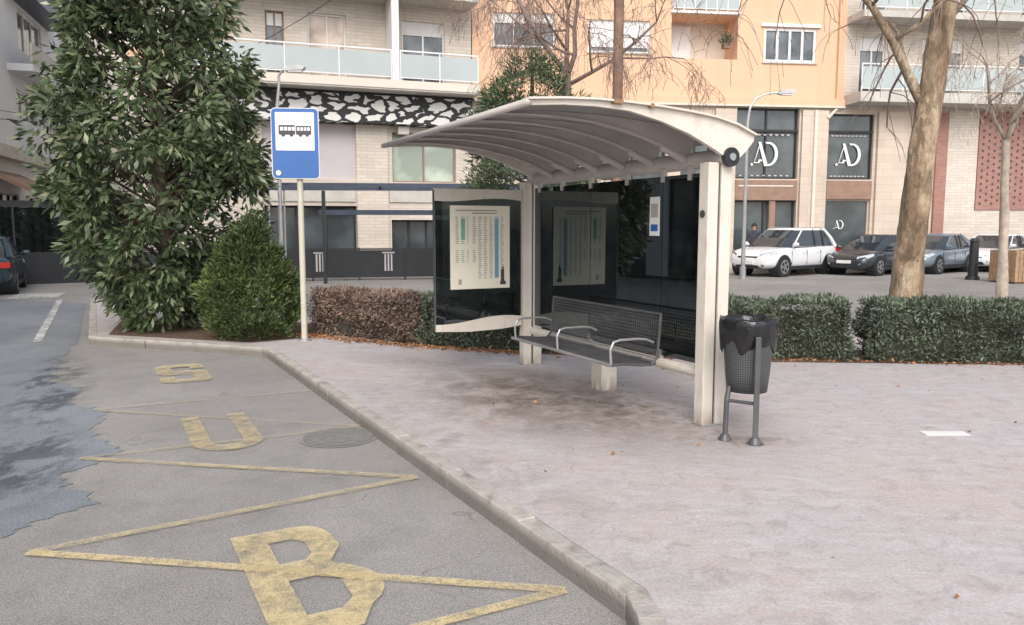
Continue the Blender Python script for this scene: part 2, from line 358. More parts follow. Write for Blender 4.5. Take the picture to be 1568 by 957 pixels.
# ------------------------------------------------------------------ light
w=bpy.data.worlds.new('World'); sc.world=w; w.use_nodes=True; nt=w.node_tree
sky=nt.nodes.new('ShaderNodeTexSky'); sky.sky_type='NISHITA'; sky.sun_disc=False
el,az=math.radians(42),math.radians(180)
sky.sun_elevation=el; sky.sun_rotation=az; sky.dust_density=3; sky.air_density=1.0
hs=nt.nodes.new('ShaderNodeHueSaturation'); hs.inputs['Saturation'].default_value=.45; hs.inputs['Value'].default_value=1.5
nt.links.new(sky.outputs[0],hs.inputs['Color']); bg=nt.nodes['Background']; nt.links.new(hs.outputs[0],bg.inputs[0]); bg.inputs[1].default_value=.15
sun=bpy.data.lights.new('sun','SUN'); sun.energy=1.5; sun.angle=math.radians(40); sun.color=(1,.955,.89)
so=bpy.data.objects.new('sun',sun); COL.objects.link(so)
d=Vector((math.sin(az)*math.cos(el),math.cos(az)*math.cos(el),math.sin(el)))
so.rotation_euler=d.to_track_quat('Z','Y').to_euler()
sc.view_settings.view_transform='Standard'; sc.view_settings.look='None'; sc.view_settings.exposure=0
# ------------------------------------------------------------------ ground
def sheet(name,poly,z,mat,parent=None):
    me=bpy.data.meshes.new(name); me.from_pydata([(x,y,z) for x,y in poly],[],[tuple(range(len(poly)))]); me.materials.append(M[mat]); me.update()
    if me.polygons[0].normal.z<0: me.flip_normals()
    o=bpy.data.objects.new(name,me); COL.objects.link(o)
    if parent:o.parent=parent
    return o
ZR=-.12
sheet('ground',[(-400,-400),(400,-400),(400,400),(-400,400)],ZR-.01,'ground')
sheet('road',[(-60,-30),(60,-30),(60,90),(-60,90)],ZR,'asphalt')
outer=[(.30,-6),(.44,1.5),(.50,2.8),(.52,3.05),(.50,3.27),(-3.20,10.15),(-3.32,10.28),(-3.5,10.36),(-6.05,11.30),(-6.22,11.40),(-6.30,11.56),(-9.4,17.4)]
def offset(poly,dist):
    out=[]
    for i,p in enumerate(poly):
        a=Vector(poly[max(i-1,0)]);b=Vector(poly[min(i+1,len(poly)-1)]); t=(b-a).normalized(); n=Vector((t.y,-t.x))
        out.append((p[0]+n.x*dist,p[1]+n.y*dist))
    return out
inner=offset(outer,.11)
back=[(-8.6,17.9),(-6.5,15.4),(-2,13.2),(3,11.9),(9,11.6),(60,11.5),(60,-6)]
sheet('pavement',inner+back,0,'pavement')
kb=MB()
Po=[Vector(p) for p in outer]; Pi=[Vector(p) for p in inner]
for i in range(len(outer)-1):
    a,b=Po[i],Po[i+1]; ai,bi=Pi[i],Pi[i+1]; L=(b-a).length; n=max(1,round(L/1.0))
    for j in range(n):
        g=.004/L if L>.5 else 0
        t0=j/n+g; t1=(j+1)/n-g; dz=random.uniform(-.003,.003)
        sh=Vector((random.uniform(-.005,.005),random.uniform(-.005,.005)))
        o0=a.lerp(b,t0)+sh;o1=a.lerp(b,t1)+sh;i0=ai.lerp(bi,t0);i1=ai.lerp(bi,t1)
        zt=.005+dz
        kb.add([(o0.x,o0.y,ZR-.02),(o1.x,o1.y,ZR-.02),(i1.x,i1.y,ZR-.02),(i0.x,i0.y,ZR-.02),(o0.x,o0.y,zt),(o1.x,o1.y,zt),(i1.x,i1.y,zt),(i0.x,i0.y,zt)],
               [(0,3,2,1),(4,5,6,7),(0,1,5,4),(1,2,6,5),(2,3,7,6),(3,0,4,7)],'kerb')
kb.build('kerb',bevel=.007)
sheet('planting_bed_soil',[(-6.0,11.55),(-3.6,10.75),(-2.6,11.5),(-1.2,10.5),(.1,9.85),(3.0,9.2),(9.5,8.75),(9.5,9.7),(3.2,10.2),(.3,10.9),(-2.2,12.7),(-6.8,13.6)],.004,'soil')
edge=[(-6.35,11.55),(-5.9,10.2),(-5.6,9.2),(-4.8,8.4),(-4.45,7.75),(-3.85,7.15),(-3.6,6.6),(-3.25,6.05),(-3.15,5.75),(-2.9,5.52),(-2.95,5.2),(-2.72,4.8),(-2.8,4.55),(-2.9,4.3),(-3.0,4.1),(-3.1,3.85),(-3.2,3.6)]
rag=[]
for a,b in zip(edge,edge[1:]):
    for j in range(12):
        t=j/12; x=a[0]+(b[0]-a[0])*t; y=a[1]+(b[1]-a[1])*t
        nx=mnoise.noise(Vector((x*2.3,y*2.3,1)))*.30+mnoise.noise(Vector((x*9,y*9,4)))*.12+mnoise.noise(Vector((x*25,y*25,4)))*.05
        rag.append((x+nx,y+nx*.3))
sheet('asphalt_patch',rag+[(-3.5,3.4),(-8,2.2),(-22,8),(-22,22),(-9.6,17.6)],ZR+.004,'asphalt_blue')
mc=MB(); mx,my=-1.42,6.28; n=28
mc.add([(mx+.32*math.cos(t*2*math.pi/n),my+.32*math.sin(t*2*math.pi/n),ZR+.006) for t in range(n)],[tuple(range(n))],'asphalt')
mc.add([(mx+.29*math.cos(t*2*math.pi/n),my+.29*math.sin(t*2*math.pi/n),ZR+.010) for t in range(n)],[tuple(range(n))],'cover')
mc.build('manhole_cover')
# ------------------------------------------------------------------ BUS lettering and zigzag
U=Vector((-.469,.883)); Vv=Vector((.883,.469))
def L2W(o,a,b): return (o[0]+Vv.x*a+U.x*b, o[1]+Vv.y*a+U.y*b)
mk=MB(); zc=[0]
def strip(pts,wd,k):
    for i in range(len(pts)-1):
        a=Vector(pts[i]);b=Vector(pts[i+1]); t=(b-a).normalized(); nn=Vector((-t.y,t.x))*wd/2
        zc[0]+=1; z=ZR+.014+.0004*(zc[0]%8)
        mk.quad((a.x-nn.x,a.y-nn.y,z),(b.x-nn.x,b.y-nn.y,z),(b.x+nn.x,b.y+nn.y,z),(a.x+nn.x,a.y+nn.y,z),k)
def letterpoly(poly,holes,o,k,name):
    cu=bpy.data.curves.new(name,'CURVE'); cu.dimensions='2D'; cu.fill_mode='BOTH'
    for pl in [poly]+holes:
        sp=cu.splines.new('POLY'); sp.points.add(len(pl)-1); sp.use_cyclic_u=True
        for i,(a,b) in enumerate(pl):
            x,y=L2W(o,a,b); sp.points[i].co=(x,y,0,1)
    tmp=bpy.data.objects.new(name,cu); COL.objects.link(tmp); bpy.context.view_layer.update()
    me=bpy.data.meshes.new_from_object(tmp.evaluated_get(bpy.context.evaluated_depsgraph_get()))
    bpy.data.objects.remove(tmp); o2=bpy.data.objects.new(name,me); COL.objects.link(o2); o2.location=(0,0,ZR+.019)
    me.materials.clear(); me.materials.append(M[k]); return o2
bus=empty('bus_lane_lettering')
def arc(cx,cy,rx,ry,a0,a1,n=8): return [(cx+rx*math.cos(math.radians(a0+(a1-a0)*i/n)),cy+ry*math.sin(math.radians(a0+(a1-a0)*i/n))) for i in range(n+1)]
Bp=[(-.27,-1.25),(-.27,0)]+[(.05,0)]+arc(.07,-.18,.16,.18,80,0,5)+[(.24,-.36),(.14,-.55)]+arc(.07,-.85,.24,.27,50,-60,6)+[(.10,-1.25)]
Bh1=[(-.10,-.17),(-.10,-.47),(.03,-.47),(.08,-.40),(.08,-.24),(.03,-.17)]
Bh2=[(-.10,-.68),(-.10,-1.06),(.06,-1.06),(.13,-.98),(.13,-.76),(.06,-.68)]
letterpoly(Bp,[Bh1,Bh2],(-1.31,4.27),'yellow','letter_b').parent=bus
Up=[(-.27,0),(-.27,-.95)]+arc(0,-.95,.27,.28,180,360,10)+[(.27,0),(.12,0),(.12,-.95)]+arc(0,-.95,.12,.12,0,-180,6)+[(-.12,0)]
letterpoly(Up,[],(-2.72,6.97),'yellow2','letter_u').parent=bus
Sp=[(-.27,-.10),(-.18,0),(.18,0),(.27,-.10),(.27,-.36),(.11,-.36),(.11,-.20),(-.10,-.20),(-.10,-.49),(.20,-.49),(.27,-.60),(.27,-1.12),(.18,-1.22),(-.18,-1.22),(-.27,-1.12),(-.27,-.84),(-.11,-.84),(-.11,-1.02),(.10,-1.02),(.10,-.72),(-.2,-.72),(-.27,-.62)]
letterpoly(Sp,[],(-4.15,9.60),'yellow_s','letter_s').parent=bus
zz=[(-1.7,2.5),(.25,3.54),(-2.55,3.97),(-.65,5.22),(-3.2,5.66),(-1.30,6.6),(-3.95,7.2),(-2.05,8.1)]
for i in range(len(zz)-1): strip([zz[i],zz[i+1]],.07,'yellow' if i<2 else ('yellow2' if i<4 else 'yellow3'))
mk.build('zigzag_road_marking')
ml=MB()
def rl(p0,p1,wd):
    a=Vector(p0);b=Vector(p1);t=(b-a).normalized();nn=Vector((-t.y,t.x))*wd/2;z=ZR+.012
    ml.quad((a.x-nn.x,a.y-nn.y,z),(b.x-nn.x,b.y-nn.y,z),(b.x+nn.x,b.y+nn.y,z),(a.x+nn.x,a.y+nn.y,z),'whiteline')
rl((-7.1,11.6),(-10.6,18.3),.12); rl((-12.3,19.2),(-11.3,19.6),1.5)
ml.build('road_line_markings')
p=MB(); p.box(-.17,.17,-.055,.055,0.002,.008,'white'); o=p.build('pavement_plate',loc=(3.36,5.95,0))
fp=MB(); fp.prism([(-12.5,25.1),(-1.2,28.0),(14,30.4),(60,35),(60,60),(-12.5,60)],'z',ZR-.005,.0,'slab'); fp.build('far_pavement')
# ------------------------------------------------------------------ buildings
def facade(mb,x0,x1,z0,z1,openings,matfn,reveal=.22):
    xs=sorted(set([x0,x1]+[v for o in openings for v in o[:2]])); zs=sorted(set([z0,z1]+[v for o in openings for v in o[2:4]]))
    for i in range(len(xs)-1):
        for j in range(len(zs)-1):
            cx=(xs[i]+xs[i+1])/2; cz=(zs[j]+zs[j+1])/2
            if any(o[0]<cx<o[1] and o[2]<cz<o[3] for o in openings): continue
            mb.quad((xs[i],0,zs[j]),(xs[i+1],0,zs[j]),(xs[i+1],0,zs[j+1]),(xs[i],0,zs[j+1]),matfn)
    for o in openings:
        a,b,c,d=o[:4]; r=o[4] if len(o)>4 else reveal
        mb.quad((a,0,c),(a,0,d),(a,r,d),(a,r,c),matfn); mb.quad((b,0,d),(b,0,c),(b,r,c),(b,r,d),matfn)
        mb.quad((a,0,d),(b,0,d),(b,r,d),(a,r,d),matfn); mb.quad((b,0,c),(a,0,c),(a,r,c),(b,r,c),matfn)
def window(mb,a,b,c,d,y,panes=2,g='win',fr='winwhite',t=.06,shut=0.,sill=True):
    mb.box(a,b,y+.03,y+.05,c,d,g)
    mb.box(a,b,y-.03,y+.028,c,c+t,fr); mb.box(a,b,y-.03,y+.028,d-t,d,fr)
    for i in range(panes+1):
        x=a+(b-a-t)*i/panes; mb.box(x,x+t,y-.028,y+.026,c+t,d-t,fr)
    if shut>0: mb.box(a+t,b-t,y-.02,y+.024,d-t-(d-c)*shut,d-t-.002,'shutter')
    if sill: mb.box(a-.06,b+.06,-.06,.02+y-.05,c-.06,c-.004,'slab')
LA=Vector((-9.3,27.6)); LB=Vector((-1.5,30.3)); angL=math.atan2(LB.y-LA.y,LB.x-LA.x)
bl=empty('apartment_building',(LA.x,LA.y,0),angL)
m=MB()
ops_low=[(.62,3.85,3.3,5.2,.1),(5.18,7.6,3.25,5.05,.3),(.62,3.85,.0,2.35,.5),(5.12,7.9,.0,1.85,.5)]
facade(m,-3.5,8.22,0,5.25,ops_low,'cream_brick')
m.box(.62,3.85,.1,.14,3.3,5.2,'lilac'); m.box(2.2,2.24,.08,.1,3.3,5.2,'slab')
window(m,5.18,7.6,3.25,5.05,.2,2,'win_green','brown',.05,sill=False)
window(m,.62,3.85,0,2.35,.4,3,'shop','black',.07,sill=False); window(m,5.12,7.9,0,1.85,.4,4,'shop','black',.07,sill=False)
m.box(3.86,5.0,-.10,-.003,0.0,5.27,'cream_brick'); m.box(5.35,5.75,-.35,-.02,4.95,5.22,'slab')
m.box(.55,3.8,-.06,-.003,2.5,3.0,'slab'); m.box(5.05,8.1,-.06,-.003,2.5,3.0,'slab')
m.box(-.2,8.1,-.55,-.003,5.28,6.25,'art')
m.box(-.6,8.2,-.5,-.003,6.255,6.33,'black')
m.box(-3.5,-.21,-.02,-.001,5.26,6.3,'cream')
m.box(-2.2,8.15,-1.3,-.003,6.34,6.62,'slab'); m.box(-2.2,8.18,-1.33,-1.301,6.40,6.68,'cream')
wins=[(-2.3,-.7,7.5,9.0),(.85,1.47,6.7,9.0),(2.27,3.6,6.7,9.05),(5.6,7.2,6.7,9.05)]
up=wins+[(a,b,c+3.1,d+3.1) for a,b,c,d in wins]
facade(m,-3.5,8.22,6.30,13.2,up,'cream_brick')
for i,(a,b,c,d_) in enumerate(up): window(m,a,b,c,d_,.14,2,'win_warm' if i in(2,6) else 'win','winwhite' if i!=1 else 'brown',shut=.18 if i!=2 else 0,sill=c>7 and c<9.2)
m.box(-3.5,-.35,-.03,-.002,6.9,7.42,'orange'); m.box(-.62,-.3,-.03,-.002,7.49,12.9,'orange')
m.box(5.0,5.25,-1.25,-.004,6.63,9.55,'white')
m.box(-2.2,8.15,-1.3,-.003,9.56,9.8,'slab')
def rail(mb,a,b,y,z,h=1.0,n=6,g='frost'):
    mb.box(a,b,y-.025,y+.025,z+h,z+h+.05,'winwhite'); mb.box(a,b,y-.02,y+.02,z+.08,z+.12,'winwhite')
    for i in range(n+1):
        x=a+(b-a-.04)*i/n; mb.box(x,x+.04,y-.021,y+.021,z,z+h-.001,'winwhite')
    mb.box(a+.05,b-.05,y-.008,y+.008,z+.13,z+h-.08,g)
rail(m,-2.2,4.98,-1.25,6.69,.98,4); rail(m,5.27,8.12,-1.25,6.69,.98,2)
rail(m,-2.2,4.98,-1.25,9.82,.98,4); rail(m,5.27,8.12,-1.25,9.82,.98,2)
m.box(-3.5,8.2,.52,12,0,13.2,'cream'); m.box(-3.6,8.2,-.1,12.1,13.2,13.5,'slab')
m.quad((-3.5,0,0),(-3.5,.52,0),(-3.5,.52,13.2),(-3.5,0,13.2),'cream')
m.build('walls_windows_balconies',bl)
RA=Vector((-1.5,30.3)); RB=Vector((13.6,32.2)); angR=math.atan2(RB.y-RA.y,RB.x-RA.x)
brr=empty('apartment_building',(RA.x,RA.y,0),angR)
m=MB()
shops=[(10.47,13.08,0.0,2.65,.35),(10.47,13.08,3.5,6.28,.25),(14.33,16.28,0.5,2.7,.25),(14.33,16.28,3.5,6.1,.25),(8.2,9.45,0,6.0,.4),(5.0,7.6,0,2.7,.35),(5.0,7.6,3.4,6.1,.25),(1.0,3.8,0,2.7,.35),(1.0,3.8,3.4,6.1,.25),(17.8,18.9,0,2.9,.3)]
facade(m,0.0,19.5,0,6.36,shops,'beige_stone')
facade(m,19.5,32,0,6.36,[(24,26.5,.5,3,.3),(28,30,.5,3,.3)],'cream_brick')
for s_ in shops[:2]+shops[4:9]:
    window(m,*s_[:4],.2,2,'shop','black',.07,sill=False)
window(m,14.33,16.28,.5,2.7,.15,1,'shop','beige_stone',.06,sill=False); window(m,14.33,16.28,3.5,6.1,.15,1,'shop','black',.06,sill=False)
window(m,17.8,18.9,0,2.9,.2,1,'shop','black',.06,sill=False)
for a,b,c,d_ in((24,26.5,.5,3),(28,30,.5,3)): window(m,a,b,c,d_,.2,2,'shop','black',.06,sill=False)
for a,b in((10.47,13.08),(14.33,16.28)):
    m.box(a,b,.08,.17,5.35,5.45,'black')
    for q in range(9):
        m.box(a+.2+q*(b-a-.4)/9,a+.2+q*(b-a-.4)/9+.12,.13,.139,5.22,5.27,'lilac'); m.box(a+.2+q*(b-a-.4)/9,a+.2+q*(b-a-.4)/9+.12,.13,.139,3.62,3.66,'lilac')
m.box(10.47,13.08,-.04,-.003,2.66,3.45,'brown'); m.box(14.33,16.28,-.04,-.003,2.72,3.45,'brown')
m.box(10.6,12.9,-.045,-.041,3.2,3.25,'cream')
m.box(11.95,12.2,.02,.19,0,2.64,'brown')
for a,b in((9.55,10.4),(13.15,14.25),(16.4,17.6)):
    m.box(a,b,-.14,-.003,0,6.2,'beige_stone')
m.box(13.62,13.74,-.24,-.141,0,6.2,'cream'); m.box(19.0,19.49,-.1,-.003,0,6.2,'red_brick')
m.box(20.9,24,-.06,-.003,2.3,6.3,'red_brick')
for i in range(11):
    for j in range(14): m.box(21.05+i*.26,21.14+i*.26,-.066,-.0605,2.5+j*.27+(.13 if i%2 else 0),2.6+j*.27+(.13 if i%2 else 0),'ink')
m.box(19.5,20.85,-.05,-.003,0,6.3,'cream_brick')
m.box(0.0,14.9,-.16,-.003,6.37,6.64,'orange'); m.box(0,14.9,-.2,-.003,6.30,6.368,'cream')
hol=[(.79,3.16,8.36,9.6,.2),(4.43,6.86,8.25,9.45,.2),(7.72,10.4,8.1,9.75,1.3),(11.48,13.65,8.05,9.35,.2)]
hol2=[(a,b,c+3.1,min(d+3.1,13.0),r) for a,b,c,d,r in hol]
facade(m,0.0,14.9,6.36,13.3,hol+hol2,'orange')
for h in (hol,hol2):
    a,b,c,d_,r=h[0]; window(m,a,b,c,d_,.1,3,'win',shut=.25)
    a,b,c,d_,r=h[1]; window(m,a,b,c,d_,.1,2,'win',shut=.78)
    a,b,c,d_,r=h[3]; window(m,a,b,c,d_,.06,4,'win',t=.1,shut=.0); m.box(a-.15,b+.15,-.08,-.004,d_+.04,d_+.16,'white')
    a,b,c,d_,r=h[2]; m.box(a-.01,b+.01,1.3,1.34,c,d_,'cream')
    m.box(a+.3,a+1.2,1.22,1.29,c,c+1.5,'winwhite')
    m.box(a-.05,b+.05,-.12,-.004,d_+.03,d_+.12,'white')
    rail(m,a,b,-.06,d_+.12,.6,6,'frost')
m.box(10.0-.14,10.0+.14,.05,.3,8.55,8.75,'brown')
m.tube((14.6,-.1,6.3),(14.6,-.1,13.2),.06,.06,'orange',8); m.tube((14.6,-.1,6.3),(14.2,-.16,5.9),.06,.06,'cream',8)
cw=[(15.5,16.6,6.9,9.1,.2),(18.2,20.0,6.9,9.1,.2),(22.5,24.3,6.9,9.1,.2),(27,29,6.9,9.1,.2)]
cw+= [(a,b,c+3.1,d+3.1,r) for a,b,c,d,r in cw]
facade(m,14.9,32,6.36,13.3,cw,'cream_brick')
for a,b,c,d_,r in cw: window(m,a,b,c,d_,.1,2,'win',shut=.2,sill=False)
m.box(14.92,32,-1.2,-.003,6.42,6.8,'slab'); rail(m,14.95,32,-1.15,6.82,1.0,10); m.box(14.92,32,-1.2,-.003,9.6,9.85,'slab'); rail(m,14.95,32,-1.15,9.87,1.0,10)
m.box(0.003,32,1.45,14,0,13.3,'orange'); m.box(-.05,32.05,-.22,14,13.31,13.6,'slab')
m.build('walls_windows_shops',brr)
def logo(x,z,s,y,k='white'):
    g=MB()
    g.prism([(x+s*a,z+s*b) for a,b in[(-.30,1.0),(-.18,1.0),(.16,0),(-.02,0)]],'y',y-.006,y,k)
    g.prism([(x+s*a,z+s*b) for a,b in[(-.26,.86),(-.235,.80),(-.45,.16),(-.30,.16),(-.26,.27),(-.13,.27),(-.11,.2),(-.2,.2),(-.22,.12),(-.48,.12)]],'y',y-.0125,y-.0065,k)
    g.tube((x-s*.56,y-.006,z+s*.06),(x-s*.56,y,z+s*.06),s*.06,s*.06,k,12)
    o_=arc(.16,.5,.42,.5,85,-85,14); i_=arc(.14,.5,.30,.42,-85,85,14)
    g.prism([(x+s*a,z+s*b) for a,b in [(.0,1.0)]+o_+[(.12,0),(.16,.08)]+i_+[(.04,.92)]],'y',y-.019,y-.013,k)
    return g
for x,z,s in((11.75,4.02,.95),(15.3,4.05,.9),(15.0,1.5,.36)): logo(x,z,s,.17 if x<12 else .12).build('window_monogram',brr)
def blobleaves(name,c,r,n,ls,mat,parent=None,droop=0):
    P=nrm(rng.normal(size=(n,3)))*r*rng.uniform(.3,1,(n,1)); D=nrm(P+rng.normal(size=(n,3))*r*.6+np.array([0,0,-droop]))
    return quadsmesh(name,leafquads(P+np.array(c),D,rng.uniform(.7,1.2,n)*ls,rng.uniform(.3,.5,n)*ls,rng),mat,parent)
blobleaves('hanging_plant_leaves',(10.0,.1,8.85),.25,150,.14,'cedar',brr)
# long building along the left side of the street (also what the shelter glass reflects)
FA=Vector((-19,26)); FB=Vector((-24,42)); angF=math.atan2(FB.y-FA.y,FB.x-FA.x)
bf=empty('apartment_building',(FA.x,FA.y,0),angF)
m=MB(); F0=-24
fo=[(10.1,13.4,6.4,7.7,.2),(16.5,18.5,6.4,7.7,.2),(4,6,6.4,7.7,.2),(11,15,9.6,11.4,.2),(18,20,9.6,11.2,.2),(6.5,9.5,0,3.0,.4),(10.5,15,0,3.0,.4),(16,20,0,3,.4)]
for x in (-22,-18,-14,-10,-6,-2): fo+=[(x,x+1.9,6.2,8.0,.2),(x,x+1.9,9.5,11.2,.2),(x-.6,x+2.5,0,3.1,.4)]
facade(m,F0,26,0,14.5,fo,'white_wall')
for a,b,c,d_,r in fo: window(m,a,b,c,d_,.12,3,'shop' if c<1 else 'win','winwhite' if c>1 else 'black',.07,sill=False)
m.box(F0,3,-.06,-.003,3.2,3.9,'brown')
m.box(9.0,16,-1.0,-.003,8.3,8.6,'white_wall'); m.box(9.0,16,-1.0,-.92,8.61,9.5,'slab'); m.box(9,16.5,-1.0,-.003,11.6,12.3,'darkblue')
m.box(F0,26,-.5,-.003,4.4,4.9,'slab'); m.box(14.4,15.9,-.4,-.01,6.6,7.2,'white'); m.tube((15.1,-.42,6.9),(15.1,-.401,6.9),.26,.26,'black',16)
m.prism([(-.003,3.9),(-1.6,3.1),(-1.6,2.95),(-.003,3.75)],'x',5,10,'brown')
m.box(F0,26,.5,12,0,14.5,'white_wall'); m.quad((F0,0,0),(F0,0,14.5),(F0,.5,14.5),(F0,.5,0),'white_wall'); m.quad((26,0,0),(26,.5,0),(26,.5,14.5),(26,0,14.5),'white_wall')
m.build('walls_windows',bf)
bm_=empty('apartment_building',(-34,52,0),0); m=MB()
oo=[(x,x+1.6,z,z+1.5,.2) for x in (2,6,10,14,18,22,26) for z in (4,7.2,10.4)]
facade(m,0,34,0,15,oo,'cream')
for a,b,c,d_,r in oo: window(m,a,b,c,d_,.1,2,'win',shut=.3)
m.box(0,34,.4,10,0,15,'cream'); m.build('walls_windows',bm_)
# ------------------------------------------------------------------ fence & terrace across the street
f_=MB()
fa=Vector((-12.0,23.6)); fb=Vector((6.5,27.6)); fl=(fb-fa).length; ang=math.atan2(fb.y-fa.y,fb.x-fa.x)
fe=empty('metal_fence',(fa.x,fa.y,ZR),ang)
f_.box(0,fl,-.02,.02,.98,1.03,'black'); f_.box(0,fl,-.02,.02,.1,.14,'black'); f_.box(0,fl,-.006,.006,.14,.97,'black')
x=0
while x<fl: f_.box(x,x+.05,-.03,.03,0,1.05,'black'); x+=1.45
for c in (6.05,8.2,10.6,13):
    for i in range(3): f_.box(c-.13+i*.1,c-.08+i*.1,-.012,-.0065,.3,.85,'lilac')
    f_.box(c-.2,c+.2,-.013,-.0066,.87,.91,'lilac')
f_.build('rails_and_panels',fe)
tp=empty('terrace_pergola',(-7.0,23.6,0),math.radians(6)); m=MB()
m.box(-.3,10.5,-.06,.06,2.68,2.86,'darkblue'); m.box(1.2,10.5,-.05,.05,1.95,2.1,'darkblue'); m.box(-.3,10.5,-1.2,-1.14,2.75,2.84,'darkblue')
for x in (1.3,4.6,8,10.3): m.box(x,x+.1,-.059,.059,-.12,2.67,'black')
for x in (-.25,.2): m.tube((x,0,-.1),(x,0,2.7),.03,.03,'steel',8)
for x in (0,3,6,9): m.box(x,x+.06,-1.14,-.06,2.76,2.82,'darkblue')
m.build('frame',tp)
te=empty('terrace_enclosure',(-18.6,20.5,ZR),math.radians(35)); m=MB()
m.box(0,8,-.03,.03,0,.95,'black'); m.box(0,8,-.03,.03,2.3,2.4,'black')
for i in range(6): m.box(i*1.58,i*1.58+.06,-.029,.029,.95,2.3,'black')
m.box(0,8,-.008,.008,.96,2.29,'tint'); m.box(0,8,.5,2.8,2.41,2.5,'black'); m.build('panels',te)
# ------------------------------------------------------------------ bus shelter
SH=empty('bus_shelter',(1.61,6.28,0),math.atan2(.895,-.446))
LN=3.13; RE=LN-.07
m=MB()
for x in (0,LN):
    m.box(x-.055,x+.055,.012,.115,0,2.10,'shelter'); m.box(x-.06,x+.05,-.118,-.012,0,2.12,'shelter')
    m.box(x-.045,x+.045,-.011,.011,0,2.08,'darkmetal')
    m.box(x-.075,x+.075,-.13,.13,0,.012,'steel')
m.build('posts',SH,bevel=.008)
m=MB(); m.tube((-.085,-.055,2.14),(LN+.06,-.055,2.14),.072,.072,'roofrib',20); m.tube((-.087,-.055,2.14),(-.125,-.055,2.14),.078,.074,'black',20); m.tube((-.1251,-.055,2.14),(-.135,-.055,2.14),.03,.03,'steel',12)
m.build('roof_beam',SH,smooth=False)
top=[(-.29,2.305),(-.10,2.375),(.117,2.42),(.36,2.445),(.617,2.463),(.9,2.475),(1.19,2.478),(1.45,2.468),(1.74,2.445)]
def ti(y):
    for (a,b),(c,d_) in zip(top,top[1:]):
        if a<=y<=c: return b+(d_-b)*(y-a)/(c-a)
    return top[-1][1]
bot=[(1.74,2.417),(1.45,2.44),(1.19,2.446),(.9,2.432),(.617,2.375),(.36,2.30),(.24,2.25),(.10,2.19),(-.02,2.13),(-.13,2.12),(-.22,2.20),(-.29,2.275)]
BF=[(0,3,2,1),(4,5,6,7),(0,1,5,4),(1,2,6,5),(2,3,7,6),(3,0,4,7)]
m=MB()
for x0,x1 in((-.105,-.065),(RE,RE+.04)): m.prism([(y,z+.006) for y,z in top]+bot,'x',x0,x1,'shelter')
for i in range(len(top)-1):
    (a,b),(c,d_)=top[i],top[i+1]
    for x0,x1 in((-.14,-.03),(RE-.03,RE+.075)):
        m.add([(x0,a,b+.008),(x1,a,b+.008),(x1,c,d_+.008),(x0,c,d_+.008),(x0,a,b+.022),(x1,a,b+.022),(x1,c,d_+.022),(x0,c,d_+.022)],BF,'shelter')
for a,b in ((.98,1.06),(.71,.74)): m.add([(-.142,a,ti(a)-.006),(-.10,a,ti(a)-.006),(-.10,b,ti(b)-.006),(-.142,b,ti(b)-.006),(-.142,a,ti(a)+.024),(-.10,a,ti(a)+.024),(-.10,b,ti(b)+.024),(-.142,b,ti(b)+.024)],BF,'rust')
m.build('end_arches',SH)
m=MB()
NR=7; RL=RE+.085
ribp=[(1.70,2.42),(1.45,2.43),(1.19,2.426),(.9,2.402),(.66,2.362),(.45,2.315),(.25,2.25),(.10,2.19),(-.02,2.16)]
for i in range(1,NR):
    x=-.085+RL*i/NR
    m.prism([(y,ti(y)-.012) for y,_ in top[1:-1]]+[(1.7,2.438)]+ribp,'x',x-.006,x+.006,'roofrib')
    for (a,b),(c,d_) in zip(ribp,ribp[1:]):
        x0,x1=x-.03,x+.03
        m.add([(x0,a,b-.006),(x1,a,b-.006),(x1,c,d_-.006),(x0,c,d_-.006),(x0,a,b+.004),(x1,a,b+.004),(x1,c,d_+.004),(x0,c,d_+.004)],BF,'roofrib')
    m.tube((x,.27,2.245),(x,.02,2.15),.026,.034,'roofrib',8)
m.build('roof_ribs',SH)
m=MB(); ns=24
ys=[-.27+(1.72+.27)*i/ns for i in range(ns+1)]
for i in range(ns):
    a,c=ys[i],ys[i+1]
    for j in range(NR):
        x0=-.085+RL*j/NR; x1=-.085+RL*(j+1)/NR; sg_=.016
        xs_=[x0+(x1-x0)*q/4 for q in range(5)]; dz=[0,.75*sg_,sg_,.75*sg_,0]
        for q in range(4):
            m.quad((xs_[q],a,ti(a)-.008-dz[q]),(xs_[q+1],a,ti(a)-.008-dz[q+1]),(xs_[q+1],c,ti(c)-.008-dz[q+1]),(xs_[q],c,ti(c)-.008-dz[q]),'rooflite')
    m.quad((-.065,a,ti(a)),(-.065,c,ti(c)),(RE,c,ti(c)),(RE,a,ti(a)),'shelter')
m.box(-.13,RE+.07,1.715,1.76,2.415,2.455,'roofrib')
m.build('roof_panels',SH,smooth=True)
m=MB()
cuts=[.13,.66,1.83,3.02]
for a,b in zip(cuts,cuts[1:]): m.box(a+.004,b-.004,-.006,.006,.47,2.03,'tint')
m.build('back_glass',SH)
m=MB()
for x in (.3,.66,1.2,1.83,2.4,2.9):
    m.box(x-.02,x+.02,-.02,.02,1.98,2.09,'roofrib')
for x in(.66,1.83): m.box(x-.02,x+.02,-.02,.02,.42,.52,'steel')
m.tube((.05,-.0,.40),(LN-.05,-.0,.40),.045,.045,'shelter',12)
m.box(1.47,1.65,-.09,.09,0,.30,'shelter'); m.box(1.49,1.63,-.06,.06,.30,.38,'shelter')
m.box(.70,.84,.0065,.011,1.52,1.86,'white'); m.box(.72,.82,.0115,.013,1.56,1.62,'signblue'); m.box(.72,.82,.0115,.013,1.68,1.80,'inkt')
m.tube((.0,.12,1.7),(.0,.125,1.7),.03,.03,'darkmetal',10)
m.build('fixings_rail_and_foot',SH)
m=MB(); X=LN-.02
m.box(X-.006,X+.006,.14,1.18,.45,2.0,'tint')
